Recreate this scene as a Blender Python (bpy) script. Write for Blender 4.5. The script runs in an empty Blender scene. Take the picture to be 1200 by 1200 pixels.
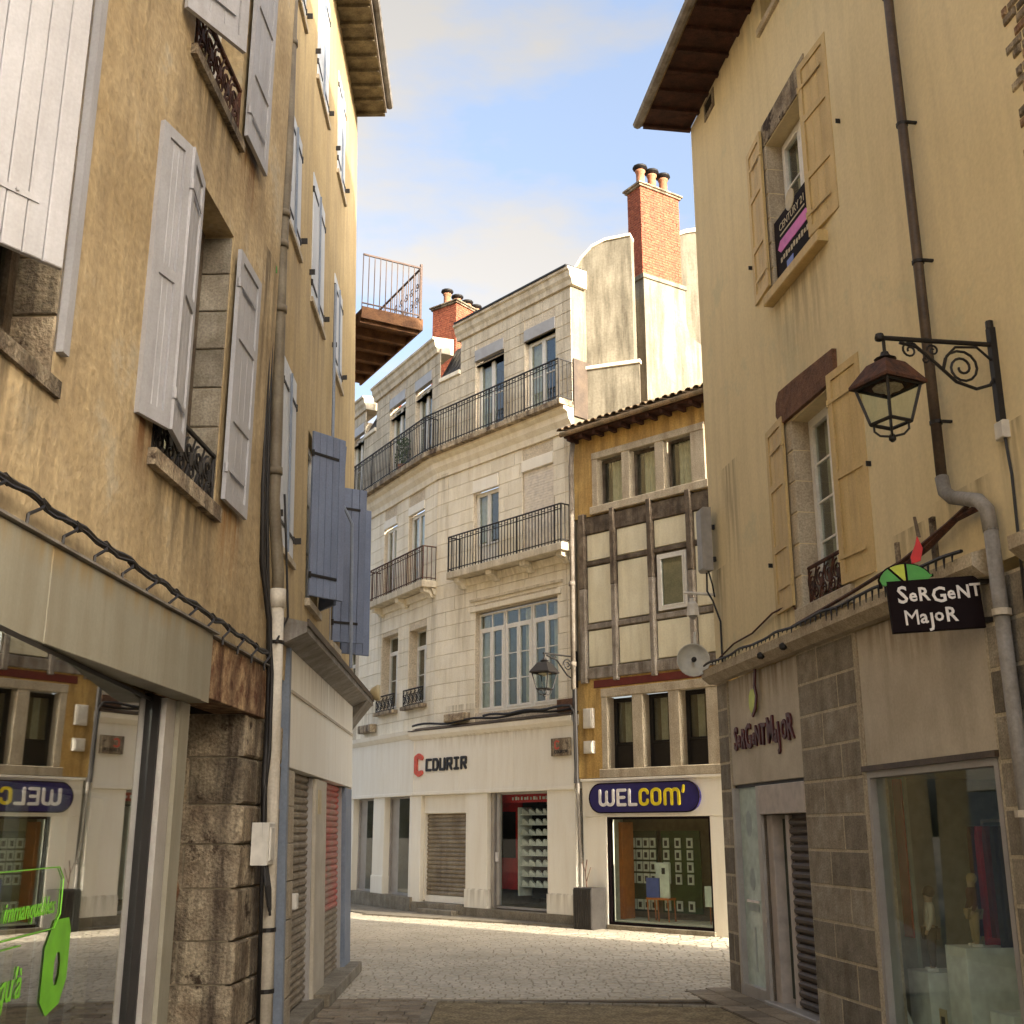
import bpy, bmesh, math, random
from mathutils import Vector, Matrix
random.seed(7)
R = math.radians
scn = bpy.context.scene
COL = scn.collection

# ------------------------------------------------------------------ camera
cam_d = bpy.data.cameras.new('camera'); cam = bpy.data.objects.new('camera', cam_d); COL.objects.link(cam)
cam.location = (0, 0, 1.9); cam.rotation_euler = (R(90 + 15.524), 0, 0)
cam_d.sensor_width = 36; cam_d.lens = 36 * 1350 / 1200
cam_d.clip_start = .1; cam_d.clip_end = 2000
scn.camera = cam
scn.render.resolution_x = 1024; scn.render.resolution_y = 1024

# ------------------------------------------------------------------ sky and sun
SUN_EL, SUN_AZ = R(20), math.atan2(.72, -.69)        # azimuth measured from +Y towards +X
world = bpy.data.worlds.new("World"); scn.world = world; world.use_nodes = True
nt = world.node_tree; nt.nodes.clear()
def wn(t, **k):
    n = nt.nodes.new(t)
    for a, b in k.items(): setattr(n, a, b)
    return n
out = wn('ShaderNodeOutputWorld'); bg = wn('ShaderNodeBackground'); bg.inputs[1].default_value = .13
sky = wn('ShaderNodeTexSky', sky_type='NISHITA', sun_disc=False, sun_elevation=SUN_EL, sun_rotation=SUN_AZ)
sky.air_density = 1.0; sky.dust_density = 9; sky.ozone_density = 1.8
tc = wn('ShaderNodeTexCoord'); mp = wn('ShaderNodeMapping'); mp.inputs['Scale'].default_value = (1.0, 1.0, 2.6)
mp.inputs['Location'].default_value = (3.1, .4, .2)
no = wn('ShaderNodeTexNoise'); no.inputs['Scale'].default_value = 3.0; no.inputs['Detail'].default_value = 9; no.inputs['Roughness'].default_value = .56
rp = wn('ShaderNodeValToRGB'); rp.color_ramp.elements[0].position = .47; rp.color_ramp.elements[1].position = .62
rp.color_ramp.elements[0].color = (.22, .22, .22, 1); rp.color_ramp.elements[1].color = (1, 1, 1, 1)
mixc = wn('ShaderNodeMixRGB'); bwn = wn('ShaderNodeRGBToBW'); vmc = wn('ShaderNodeVectorMath', operation='SCALE'); vmc.inputs[0].default_value = (1.18, 1.14, 1.09)
L = nt.links.new
L(tc.outputs['Generated'], mp.inputs[0]); L(mp.outputs[0], no.inputs['Vector']); L(no.outputs[0], rp.inputs[0])
L(rp.outputs[0], mixc.inputs[0]); L(sky.outputs[0], mixc.inputs[1]); L(sky.outputs[0], bwn.inputs[0]); L(bwn.outputs[0], vmc.inputs['Scale']); L(vmc.outputs[0], mixc.inputs[2]); L(mixc.outputs[0], bg.inputs[0]); L(bg.outputs[0], out.inputs[0])
sd = bpy.data.lights.new('sun', 'SUN'); sun = bpy.data.objects.new('sun', sd); COL.objects.link(sun)
sd.energy = 2.2; sd.angle = R(.5); sd.color = (1, .90, .74)
sdir = Vector((math.sin(SUN_AZ) * math.cos(SUN_EL), math.cos(SUN_AZ) * math.cos(SUN_EL), math.sin(SUN_EL)))
sun.rotation_euler = sdir.to_track_quat('Z', 'Y').to_euler(); sun.location = (20, -20, 30)
vs = scn.view_settings; vs.view_transform = 'Standard'; vs.look = 'None'; vs.gamma = 1; vs.use_curve_mapping = False
vs.exposure = 2.2

# ------------------------------------------------------------------ materials
def newmat(name):
    m = bpy.data.materials.new(name); m.use_nodes = True
    t = m.node_tree; b = t.nodes['Principled BSDF']
    return m, t, b
def surf(name, c1, c2=None, c3=None, scale=2.0, fine=40, bump=.3, bdist=.01, streak=.0, rough=.85, rand=0, metal=0, spec=.3, fineamt=.25, patch=None, grain=None):
    """plaster / stone / wood / metal: two tones mixed by a broad noise, streaks of a third tone, fine grain and bump"""
    m, t, b = newmat(name); N = t.nodes.new; K = t.links.new
    geo = N('ShaderNodeNewGeometry'); pos = geo.outputs['Position']
    if grain:
        mpg = N('ShaderNodeMapping'); mpg.inputs['Scale'].default_value = grain
        tcg = N('ShaderNodeTexCoord'); K(tcg.outputs['Object'], mpg.inputs[0]); pos = mpg.outputs[0]
    n1 = N('ShaderNodeTexNoise'); n1.inputs['Scale'].default_value = scale; n1.inputs['Detail'].default_value = 8; n1.inputs['Roughness'].default_value = .62
    K(pos, n1.inputs['Vector'])
    r1 = N('ShaderNodeValToRGB'); r1.color_ramp.elements[0].position = .36; r1.color_ramp.elements[1].position = .64
    r1.color_ramp.elements[0].color = (*(c2 or c1), 1); r1.color_ramp.elements[1].color = (*c1, 1)
    K(n1.outputs[0], r1.inputs[0]); col = r1.outputs[0]
    if c3 and streak > 0:
        mp_ = N('ShaderNodeMapping'); mp_.inputs['Scale'].default_value = (3.2, 3.2, .35); K(geo.outputs['Position'], mp_.inputs[0])
        n2 = N('ShaderNodeTexNoise'); n2.inputs['Scale'].default_value = 1.6; n2.inputs['Detail'].default_value = 7; n2.inputs['Roughness'].default_value = .65
        K(mp_.outputs[0], n2.inputs['Vector'])
        r2 = N('ShaderNodeValToRGB'); r2.color_ramp.elements[0].position = .44; r2.color_ramp.elements[1].position = .70
        r2.color_ramp.elements[0].color = (0, 0, 0, 1); r2.color_ramp.elements[1].color = (streak, streak, streak, 1); K(n2.outputs[0], r2.inputs[0])
        mx = N('ShaderNodeMixRGB'); K(r2.outputs[0], mx.inputs[0]); K(col, mx.inputs[1]); mx.inputs[2].default_value = (*c3, 1); col = mx.outputs[0]
    if patch:                                   # large worn patches: (colour, threshold, scale)
        n4 = N('ShaderNodeTexNoise'); n4.inputs['Scale'].default_value = patch[2]; n4.inputs['Detail'].default_value = 10; n4.inputs['Roughness'].default_value = .7
        K(pos, n4.inputs['Vector']); r4 = N('ShaderNodeValToRGB'); r4.color_ramp.elements[0].position = patch[1]; r4.color_ramp.elements[1].position = patch[1] + .06
        r4.color_ramp.elements[0].color = (0, 0, 0, 1); K(n4.outputs[0], r4.inputs[0])
        mx = N('ShaderNodeMixRGB'); K(r4.outputs[0], mx.inputs[0]); K(col, mx.inputs[1]); mx.inputs[2].default_value = (*patch[0], 1); col = mx.outputs[0]
    n3 = N('ShaderNodeTexNoise'); n3.inputs['Scale'].default_value = fine; n3.inputs['Detail'].default_value = 5; K(pos, n3.inputs['Vector'])
    r3 = N('ShaderNodeMapRange'); r3.inputs[1].default_value = .3; r3.inputs[2].default_value = .7; r3.inputs[3].default_value = 1 - fineamt; r3.inputs[4].default_value = 1 + fineamt
    K(n3.outputs[0], r3.inputs[0])
    fac = r3.outputs[0]
    if rand:
        oi = N('ShaderNodeObjectInfo'); rr = N('ShaderNodeMapRange'); rr.inputs[3].default_value = 1 - rand; rr.inputs[4].default_value = 1 + rand * .7
        K(oi.outputs['Random'], rr.inputs[0]); mu = N('ShaderNodeMath'); mu.operation = 'MULTIPLY'; K(rr.outputs[0], mu.inputs[0]); K(fac, mu.inputs[1]); fac = mu.outputs[0]
    vm = N('ShaderNodeVectorMath'); vm.operation = 'SCALE'; K(col, vm.inputs[0]); K(fac, vm.inputs['Scale'])
    K(vm.outputs[0], b.inputs['Base Color'])
    b.inputs['Roughness'].default_value = rough; b.inputs['Metallic'].default_value = metal; b.inputs['Specular IOR Level'].default_value = spec
    if bump:
        bp = N('ShaderNodeBump'); bp.inputs['Strength'].default_value = bump; bp.inputs['Distance'].default_value = bdist
        ad = N('ShaderNodeMath'); ad.operation = 'MULTIPLY_ADD'; ad.inputs[1].default_value = 3.0; K(n1.outputs[0], ad.inputs[0]); K(n3.outputs[0], ad.inputs[2])
        K(ad.outputs[0], bp.inputs['Height']); K(bp.outputs[0], b.inputs['Normal'])
    return m
def flat(name, c, rough=.6, metal=0, spec=.4, emit=0):
    m, t, b = newmat(name); N = t.nodes.new; K = t.links.new
    n = N('ShaderNodeTexNoise'); n.inputs['Scale'].default_value = 9; n.inputs['Detail'].default_value = 6
    g = N('ShaderNodeNewGeometry'); K(g.outputs['Position'], n.inputs['Vector'])
    r = N('ShaderNodeMapRange'); r.inputs[1].default_value = .3; r.inputs[2].default_value = .7; r.inputs[3].default_value = .82; r.inputs[4].default_value = 1.1; K(n.outputs[0], r.inputs[0])
    vm = N('ShaderNodeVectorMath'); vm.operation = 'SCALE'; vm.inputs[0].default_value = c; K(r.outputs[0], vm.inputs['Scale']); K(vm.outputs[0], b.inputs['Base Color'])
    b.inputs['Roughness'].default_value = rough; b.inputs['Metallic'].default_value = metal; b.inputs['Specular IOR Level'].default_value = spec
    return m
def glassmat(name, tint=(.9, .95, .93), gain=.9, base=.06, wob=.0):
    m = bpy.data.materials.new(name); m.use_nodes = True; t = m.node_tree; t.nodes.clear(); N = t.nodes.new; K = t.links.new
    o = N('ShaderNodeOutputMaterial'); mx = N('ShaderNodeMixShader'); tr = N('ShaderNodeBsdfTransparent'); tr.inputs[0].default_value = (*tint, 1)
    gl = N('ShaderNodeBsdfGlossy'); gl.inputs['Roughness'].default_value = .015; lw = N('ShaderNodeLayerWeight'); lw.inputs[0].default_value = .5; fr = N('ShaderNodeMath'); fr.operation = 'POWER'; fr.inputs[1].default_value = 4.0; K(lw.outputs['Facing'], fr.inputs[0])
    ma = N('ShaderNodeMath'); ma.operation = 'MULTIPLY_ADD'; ma.inputs[1].default_value = gain; ma.inputs[2].default_value = base; ma.use_clamp = True
    if wob:
        n = N('ShaderNodeTexNoise'); n.inputs['Scale'].default_value = 1.4; g = N('ShaderNodeNewGeometry'); K(g.outputs['Position'], n.inputs['Vector'])
        bp = N('ShaderNodeBump'); bp.inputs['Strength'].default_value = wob; bp.inputs['Distance'].default_value = .01; K(n.outputs[0], bp.inputs['Height']); K(bp.outputs[0], gl.inputs['Normal'])
    K(fr.outputs[0], ma.inputs[0]); K(ma.outputs[0], mx.inputs[0]); K(tr.outputs[0], mx.inputs[1]); K(gl.outputs[0], mx.inputs[2]); K(mx.outputs[0], o.inputs[0])
    return m

M_ = {}
M_['plA'] = surf('ochre_render', (.54, .42, .245), (.37, .27, .14), (.25, .185, .11), scale=.9, fine=18, bump=.6, bdist=.02, streak=.6, fineamt=.16, patch=((.46, .385, .26), .58, .9))
M_['plB'] = surf('golden_render', (.50, .38, .20), (.42, .31, .15), (.28, .21, .12), scale=.8, fine=30, bump=.35, streak=.75, fineamt=.12)
M_['plF'] = surf('beige_render', (.74, .625, .385), (.67, .56, .33), (.50, .41, .25), scale=.45, fine=24, bump=.22, streak=.35, fineamt=.05, patch=((.62, .545, .34), .57, .7))
M_['plG'] = surf('grey_cream_render', (.29, .255, .185), (.20, .175, .125), (.09, .075, .05), scale=1.1, fine=20, bump=.4, streak=.9, fineamt=.12)
M_['ochre'] = surf('deep_ochre_render', (.62, .41, .14), (.50, .31, .10), (.22, .13, .05), scale=1.6, fine=30, bump=.4, streak=.8, fineamt=.15)
M_['mortar'] = surf('mortar', (.36, .30, .21), (.26, .21, .14), None, scale=4, fine=50, bump=.4)
M_['lightmortar'] = surf('light_joint_mortar', (.50, .43, .31), (.40, .34, .24), None, scale=5, fine=50, bump=.4)
M_['limestone'] = surf('pale_limestone', (.87, .81, .67), (.82, .75, .59), (.54, .45, .31), scale=2.2, fine=35, bump=.2, streak=.45, rand=.06, fineamt=.07)
M_['limegrey'] = surf('weathered_limestone', (.72, .65, .51), (.60, .53, .40), (.36, .30, .21), scale=2.4, fine=30, bump=.3, streak=.8, rand=.10, fineamt=.12)
M_['joint'] = surf('limestone_joint', (.64, .56, .43), (.54, .46, .34), None, scale=3, fine=30, bump=.2)
M_['greystone'] = surf('grey_brown_volcanic_stone', (.31, .275, .215), (.20, .17, .125), (.13, .095, .06), scale=5, fine=60, bump=.6, bdist=.008, streak=.5, rand=.35, fineamt=.25)
M_['oldstone'] = surf('old_brown_stone', (.46, .38, .26), (.19, .14, .09), (.05, .035, .025), scale=3.0, fine=40, bump=1.0, bdist=.02, streak=1, rand=.4, fineamt=.35, patch=((.05, .032, .02), .58, 2.6))
M_['framestone'] = surf('window_surround_stone', (.52, .45, .33), (.42, .35, .25), (.26, .20, .13), scale=3, fine=50, bump=.3, streak=.6)
M_['brownstone'] = surf('brown_lintel_stone', (.20, .10, .055), (.12, .06, .035), None, scale=6, fine=60, bump=.9, bdist=.02, fineamt=.3)
M_['white'] = surf('cream_shopfront_paint', (.88, .84, .73), (.85, .80, .68), (.70, .62, .48), scale=.8, fine=60, bump=.04, streak=.35, rough=.55, fineamt=.03)
M_['wpaint'] = surf('white_window_paint', (.78, .76, .70), (.70, .67, .60), None, scale=6, fine=50, bump=.1, rough=.5, fineamt=.08)
M_['shA'] = surf('grey_white_shutter_paint', (.44, .435, .45), (.37, .365, .375), (.24, .22, .20), scale=2, fine=50, bump=.12, streak=.4, rough=.6, fineamt=.06, rand=.05)
M_['shB'] = surf('blue_grey_shutter_paint', (.19, .225, .31), (.15, .18, .255), (.14, .14, .18), scale=2, fine=50, bump=.12, streak=.4, rough=.6, fineamt=.08, rand=.07)
M_['shL'] = surf('pale_grey_blue_shutter_paint', (.56, .57, .58), (.48, .50, .52), None, scale=2, fine=50, bump=.1, rough=.6, fineamt=.06, rand=.06)
M_['shY'] = surf('yellow_ochre_shutter_paint', (.62, .46, .21), (.55, .40, .17), (.36, .25, .11), scale=2, fine=50, bump=.15, streak=.5, rough=.6, fineamt=.08, rand=.06)
M_['iron'] = flat('black_iron', (.022, .019, .017), .55, .3)
M_['rustiron'] = surf('rusty_iron', (.11, .045, .025), (.04, .022, .018), None, scale=9, fine=70, bump=.5, rough=.8, fineamt=.3)
M_['browniron'] = flat('brown_iron', (.085, .05, .035), .6, .2)
M_['rust'] = surf('rust_streaked_sheet', (.52, .36, .20), (.13, .045, .018), (.05, .016, .008), scale=7, fine=45, bump=.4, streak=1, rough=.75, fineamt=.3)
M_['zinc'] = surf('dull_zinc', (.30, .28, .25), (.20, .18, .15), (.10, .075, .05), scale=3, fine=40, bump=.15, streak=.7, rough=.65, metal=.1, fineamt=.12)
M_['pipeA'] = surf('beige_painted_pipe', (.21, .175, .12), (.13, .105, .07), (.12, .09, .06), scale=3, fine=40, bump=.15, streak=.7, rough=.6, fineamt=.12)
M_['pipeW'] = surf('white_pvc_pipe', (.62, .56, .46), (.50, .44, .34), (.25, .2, .14), scale=3, fine=40, bump=.1, streak=.6, rough=.5, fineamt=.1)
M_['pipeD'] = surf('dark_brown_pipe', (.10, .07, .045), (.06, .042, .03), None, scale=4, fine=40, bump=.15, rough=.5, fineamt=.15)
M_['bluegrey'] = surf('blue_grey_metal', (.22, .25, .30), (.17, .20, .25), None, scale=3, fine=40, bump=.05, rough=.5, fineamt=.08)
M_['fasciaA'] = surf('grey_green_metal_panel', (.32, .30, .235), (.26, .24, .18), (.18, .15, .10), scale=1, fine=60, bump=.05, streak=.5, rough=.5, fineamt=.04)
M_['panelF'] = surf('warm_grey_fascia_panel', (.56, .50, .39), (.45, .39, .29), (.33, .27, .19), scale=1.8, fine=40, bump=.08, streak=.35, rough=.65, fineamt=.06)
M_['alu'] = surf('brushed_grey_metal', (.42, .40, .37), (.36, .33, .30), None, scale=4, fine=80, bump=.03, rough=.4, metal=.3, fineamt=.05)
M_['pinkpanel'] = flat('pinkish_grey_panel', (.46, .40, .35), .5)
M_['slat'] = surf('dirty_shutter_slat', (.34, .29, .21), (.22, .17, .11), (.12, .08, .05), scale=4, fine=40, bump=.1, streak=.8, rough=.5, metal=.2, rand=.12, fineamt=.12)
M_['slatR'] = surf('red_sprayed_shutter_slat', (.45, .08, .06), (.32, .23, .17), None, scale=2.2, fine=40, bump=.1, rough=.5, rand=.1, fineamt=.15)
M_['beigesh'] = flat('beige_roller_blind', (.78, .71, .60), .6)
M_['timber'] = surf('weathered_dark_timber', (.20, .16, .115), (.09, .065, .045), (.04, .028, .02), scale=5, fine=60, bump=.7, streak=.8, rough=.85, fineamt=.25)
M_['timberg'] = surf('grey_timber', (.36, .32, .27), (.22, .185, .145), (.09, .065, .045), scale=5, fine=60, bump=.7, streak=.8, rough=.85, fineamt=.25)
M_['soffit'] = surf('dark_red_brown_soffit_wood', (.075, .03, .02), (.035, .017, .012), None, scale=7, fine=60, bump=.6, fineamt=.3)
M_['deck'] = surf('rust_brown_balcony_wood', (.20, .10, .045), (.10, .048, .025), None, scale=5, fine=60, bump=.6, fineamt=.25)
M_['soffitB'] = surf('greyed_eave_wood', (.20, .165, .10), (.09, .07, .045), None, scale=5, fine=50, bump=.5, fineamt=.25)
M_['infill'] = surf('pale_panel_infill', (.84, .79, .60), (.76, .70, .51), (.55, .48, .32), scale=1.5, fine=30, bump=.08, rough=.35, streak=.5, fineamt=.06)
M_['redpaint'] = flat('dark_red_paint', (.15, .025, .018), .6)
M_['brick'] = surf('orange_red_brick', (.50, .16, .08), (.30, .08, .045), (.16, .06, .04), scale=11, fine=60, bump=.4, streak=.4, rand=.2, fineamt=.25)
M_['terracotta'] = surf('terracotta', (.47, .22, .12), (.33, .14, .075), None, scale=4, fine=50, bump=.3, rand=.15, fineamt=.2)
M_['tile'] = surf('mossy_roof_tile', (.30, .20, .11), (.13, .10, .06), None, scale=5, fine=40, bump=.5, rand=.3, fineamt=.25)
M_['slate'] = surf('dark_slate_zinc', (.045, .042, .04), (.025, .024, .024), None, scale=4, fine=40, bump=.2, rough=.5, rand=.3, fineamt=.2)
M_['sett'] = surf('grey_setts', (.54, .48, .375), (.43, .38, .29), (.31, .26, .18), scale=1.0, fine=14, bump=.4, streak=.4, fineamt=.2, rough=.75)
M_['paver'] = surf('brown_grey_paving_stone', (.30, .25, .18), (.20, .155, .105), None, scale=3, fine=40, bump=.5, rand=.28, fineamt=.2, rough=.75)
M_['settjoint'] = surf('sandy_sett_joint', (.34, .29, .21), (.27, .225, .16), None, scale=4, fine=50, bump=.4)
M_['groundb'] = surf('dark_joint_sand', (.12, .095, .065), (.08, .06, .04), None, scale=6, fine=60, bump=.5)
M_['yground'] = surf('yellowish_gravel_surface', (.34, .27, .15), (.20, .15, .08), (.10, .075, .045), scale=3, fine=34, bump=1.0, bdist=.02, streak=.6, fineamt=.5)
M_['kerb'] = surf('kerb_stone', (.30, .265, .20), (.20, .17, .12), (.12, .09, .06), scale=3, fine=40, bump=.4, streak=.5, rand=.15)
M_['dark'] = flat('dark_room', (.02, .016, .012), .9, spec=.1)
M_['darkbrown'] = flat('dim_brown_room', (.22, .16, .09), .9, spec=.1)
M_['cream'] = flat('cream_interior', (.85, .79, .62), .8)
M_['curtain'] = flat('cream_curtain_cloth', (.62, .54, .38), .9)
M_['glass'] = glassmat('window_glass', base=.07, gain=.8)
M_['shopglass'] = glassmat('shop_glass', base=.34, gain=1.0, wob=.02)
M_['shopglass2'] = glassmat('bright_shop_glass', base=.04, gain=.7)
M_['frost'] = flat('frosted_pale_green_glass', (.50, .60, .53), .25)
M_['frostd'] = flat('frosted_print_grey', (.30, .36, .34), .4)
M_['lampglass'] = glassmat('lantern_glass', base=.02, gain=.5)
M_['red'] = flat('red_paint', (.55, .018, .018), .5)
M_['logo_red'] = flat('logo_red', (.62, .10, .06), .5)
M_['black'] = flat('black_letters', (.02, .018, .018), .5)
M_['maroon'] = flat('maroon_letters', (.09, .02, .02), .5)
M_['signblack'] = flat('black_sign_board', (.012, .007, .008), .75, spec=.1)
M_['signwhite'] = flat('white_lettering', (.80, .76, .72), .5)
M_['navy'] = flat('navy_sign_board', (.022, .018, .13), .35)
M_['yellow'] = flat('yellow_lettering', (.78, .62, .02), .5)
M_['leafgreen'] = flat('sign_green', (.05, .30, .03), .4)
M_['limegreen'] = flat('sign_yellow_green', (.50, .58, .03), .4)
M_['stickgreen'] = flat('sticker_green', (.15, .46, .02), .5)
M_['pink'] = flat('banner_pink', (.62, .12, .42), .5)
M_['gold'] = flat('banner_gold', (.50, .40, .22), .5)
M_['dish'] = flat('pale_grey_plastic', (.55, .53, .46), .5)
M_['antenna'] = flat('grey_plastic_case', (.30, .28, .25), .5)
M_['box'] = flat('white_plastic_box', (.66, .62, .54), .5)
M_['orange'] = flat('orange_wood', (.55, .16, .03), .5)
M_['poster'] = flat('blue_poster', (.08, .12, .42), .4)
M_['display'] = flat('pale_display_card', (.80, .81, .72), .5)
M_['plinth'] = flat('white_display_block', (.85, .87, .82), .6)
M_['doorgreen'] = flat('dark_green_glass', (.03, .05, .03), .2)
M_['green'] = surf('plant_leaf', (.05, .09, .025), (.03, .05, .015), None, scale=6, fine=40, bump=0)
M_['skin'] = flat('mannequin_skin', (.42, .30, .20), .5)
M_['hair'] = flat('dark_hair', (.03, .02, .015), .7)
M_['cloth_w'] = flat('cream_knit', (.62, .57, .46), .9)
M_['cloth_d'] = flat('dark_trousers', (.04, .035, .025), .9)
M_['cloth_m'] = flat('dark_plum_cloth', (.06, .012, .02), .9)
M_['cloth_t'] = flat('tan_trousers', (.36, .28, .15), .9)
M_['planterm'] = surf('dark_planter', (.045, .04, .035), (.03, .026, .022), None, scale=4, fine=50, bump=.1, rough=.6)

# ------------------------------------------------------------------ mesh helpers (local axes: x right, o outwards, z up)
class M:
    def __init__(s): s.v = []; s.f = []
    def quad(s, *p):
        n = len(s.v); s.v += [(a[0], -a[1], a[2]) for a in p]; s.f.append(tuple(range(n, n + len(p))))
        return s
    def box(s, x0, x1, o0, o1, z0, z1):
        n = len(s.v)
        for x in (x0, x1):
            for o in (o0, o1):
                for z in (z0, z1): s.v.append((x, -o, z))
        for f in ((0, 1, 3, 2), (4, 6, 7, 5), (0, 4, 5, 1), (2, 3, 7, 6), (0, 2, 6, 4), (1, 5, 7, 3)): s.f.append(tuple(n + i for i in f))
        return s
    def block(s, x0, x1, o0, o1, z0, z1, c=.012):
        """box with chamfered front edges"""
        n = len(s.v)
        for o, d in ((o0, 0), (o1 - c, 0), (o1, c)):
            for x, z in ((x0 + d, z0 + d), (x1 - d, z0 + d), (x1 - d, z1 - d), (x0 + d, z1 - d)): s.v.append((x, -o, z))
        for k in (0, 4):
            for i in range(4): s.f.append((n + k + i, n + k + (i + 1) % 4, n + k + 4 + (i + 1) % 4, n + k + 4 + i))
        s.f.append((n + 8, n + 9, n + 10, n + 11)); s.f.append((n + 3, n + 2, n + 1, n))
        return s
    def prism(s, pts, a, b, axis='o'):
        """polygon extruded: axis 'o' pts are (x,z), from o=a to o=b; axis 'x' pts are (o,z), from x=a to x=b; axis 'z' pts are (x,o)"""
        n = len(s.v); k = len(pts)
        for t in (a, b):
            for p in pts:
                if axis == 'o': s.v.append((p[0], -t, p[1]))
                elif axis == 'x': s.v.append((t, -p[0], p[1]))
                else: s.v.append((p[0], -p[1], t))
        s.f.append(tuple(range(n, n + k))); s.f.append(tuple(range(n + 2 * k - 1, n + k - 1, -1)))
        for i in range(k): s.f.append((n + i, n + (i + 1) % k, n + k + (i + 1) % k, n + k + i))
        return s
    def tube(s, pts, r, seg=8, closed=False, cap=True):
        P = [Vector((p[0], -p[1], p[2])) for p in pts]; n0 = len(s.v); m = len(P)
        up = None
        for i, p in enumerate(P):
            if closed: d = (P[(i + 1) % m] - P[i - 1])
            else: d = (P[min(i + 1, m - 1)] - P[max(i - 1, 0)])
            d = d.normalized() if d.length > 1e-9 else Vector((0, 0, 1))
            if up is None: up = d.orthogonal().normalized()
            else:
                up = up - d * up.dot(d); up = up.normalized() if up.length > 1e-6 else d.orthogonal().normalized()
            w = d.cross(up); rr = r[i] if isinstance(r, (list, tuple)) else r
            for j in range(seg):
                a = 2 * math.pi * j / seg; s.v.append(tuple(p + up * (math.cos(a) * rr) + w * (math.sin(a) * rr)))
        for i in range(m if closed else m - 1):
            a = n0 + i * seg; b = n0 + ((i + 1) % m) * seg
            for j in range(seg): s.f.append((a + j, a + (j + 1) % seg, b + (j + 1) % seg, b + j))
        if cap and not closed:
            s.f.append(tuple(n0 + j for j in range(seg))[::-1]); s.f.append(tuple(n0 + (m - 1) * seg + j for j in range(seg)))
        return s
    def lathe(s, prof, cx=0, co=0, cz=0, seg=12, axis='z'):
        n0 = len(s.v)
        for r, h in prof:
            for j in range(seg):
                a = 2 * math.pi * j / seg; q = (math.cos(a) * r, math.sin(a) * r)
                if axis == 'z': s.v.append((cx + q[0], -(co + q[1]), cz + h))
                else: s.v.append((cx + q[0], -(co + h), cz + q[1]))
        for i in range(len(prof) - 1):
            a = n0 + i * seg; b = a + seg
            for j in range(seg): s.f.append((a + j, a + (j + 1) % seg, b + (j + 1) % seg, b + j))
        s.f.append(tuple(n0 + j for j in range(seg))); s.f.append(tuple(n0 + (len(prof) - 1) * seg + j for j in range(seg)))
        return s
    def stroke(s, pts, w, o0, o1):
        """flat thick pen stroke through (x,z) points with round joins, extruded o0..o1"""
        for a, b in zip(pts[:-1], pts[1:]):
            d = Vector((b[0] - a[0], b[1] - a[1])); 
            if d.length < 1e-6: continue
            d.normalize(); n = Vector((-d.y, d.x)) * w / 2; poly = []
            a0 = math.atan2(n.y, n.x)
            for k in range(5): t = a0 + math.pi * k / 4; poly.append((a[0] + math.cos(t) * w / 2, a[1] + math.sin(t) * w / 2))
            for k in range(5): t = a0 + math.pi + math.pi * k / 4; poly.append((b[0] + math.cos(t) * w / 2, b[1] + math.sin(t) * w / 2))
            s.prism(poly, o0, o1)
            o1 += .0004
        return s
    def mesh(s, name, mat, smooth=False):
        me = bpy.data.meshes.new(name); me.from_pydata(s.v, [], s.f)
        bm = bmesh.new(); bm.from_mesh(me); bmesh.ops.recalc_face_normals(bm, faces=bm.faces); bm.to_mesh(me); bm.free()
        me.materials.append(M_[mat] if isinstance(mat, str) else mat)
        if smooth: me.polygons.foreach_set('use_smooth', [True] * len(me.polygons))
        me.update(); return me
def raw(name, me, parent=None, loc=(0, 0, 0), rot=(0, 0, 0), kind=None, label=None, scale=None):
    o = bpy.data.objects.new(name, me); COL.objects.link(o)
    if parent: o.parent = parent
    o.location = loc; o.rotation_euler = rot
    if scale: o.scale = scale
    if kind: o['kind'] = kind
    if label: o['label'] = label
    return o
def sub(parent, name, m, mat=None, x=0, o=0, z=0, rz=0, smooth=False, label=None, kind=None, rx=0, ry=0):
    me = m if isinstance(m, bpy.types.Mesh) else m.mesh(name, mat, smooth)
    return raw(name, me, parent, (x, -o, z), (rx, ry, rz), kind, label)
class Fac:
    def __init__(s, p, d, lean=0):
        s.p = Vector((p[0], p[1], 0)); s.d = Vector((d[0], d[1], 0)).normalized(); s.n = Vector((-s.d.y, s.d.x, 0)); s.lean = lean
        s.a = math.atan2(s.d.y, s.d.x)
    def pt(s, u, o=0, z=0): return s.p + s.d * u + (Vector((0, 0, 1)) + s.n * s.lean) * z - s.n * o
    def put(s, parent, name, m, mat=None, u=0, o=0, z=0, rz=0, smooth=False, kind=None, label=None, ry=0):
        me = m if isinstance(m, bpy.types.Mesh) else m.mesh(name, mat, smooth)
        loc = s.pt(u, o, z) - (parent.location if parent else Vector((0, 0, 0)))
        return raw(name, me, parent, loc, (-math.atan(s.lean), ry, s.a + rz), kind, label)
    def root(s, name, label, cat, u=0, o=0, z=0, group=None, empty=True, rot=False):
        e = bpy.data.objects.new(name, None); COL.objects.link(e); e.location = s.pt(u, o, z)
        if rot: e.rotation_euler = (-math.atan(s.lean), 0, s.a)
        e['label'] = label; e['category'] = cat
        if group: e['group'] = group
        return e
def thing(o, label, cat, group=None):
    o['label'] = label; o['category'] = cat
    if group: o['group'] = group
    return o
_cache = {}
def cached(key, fn):
    if key not in _cache: _cache[key] = fn()
    return _cache[key]
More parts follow.
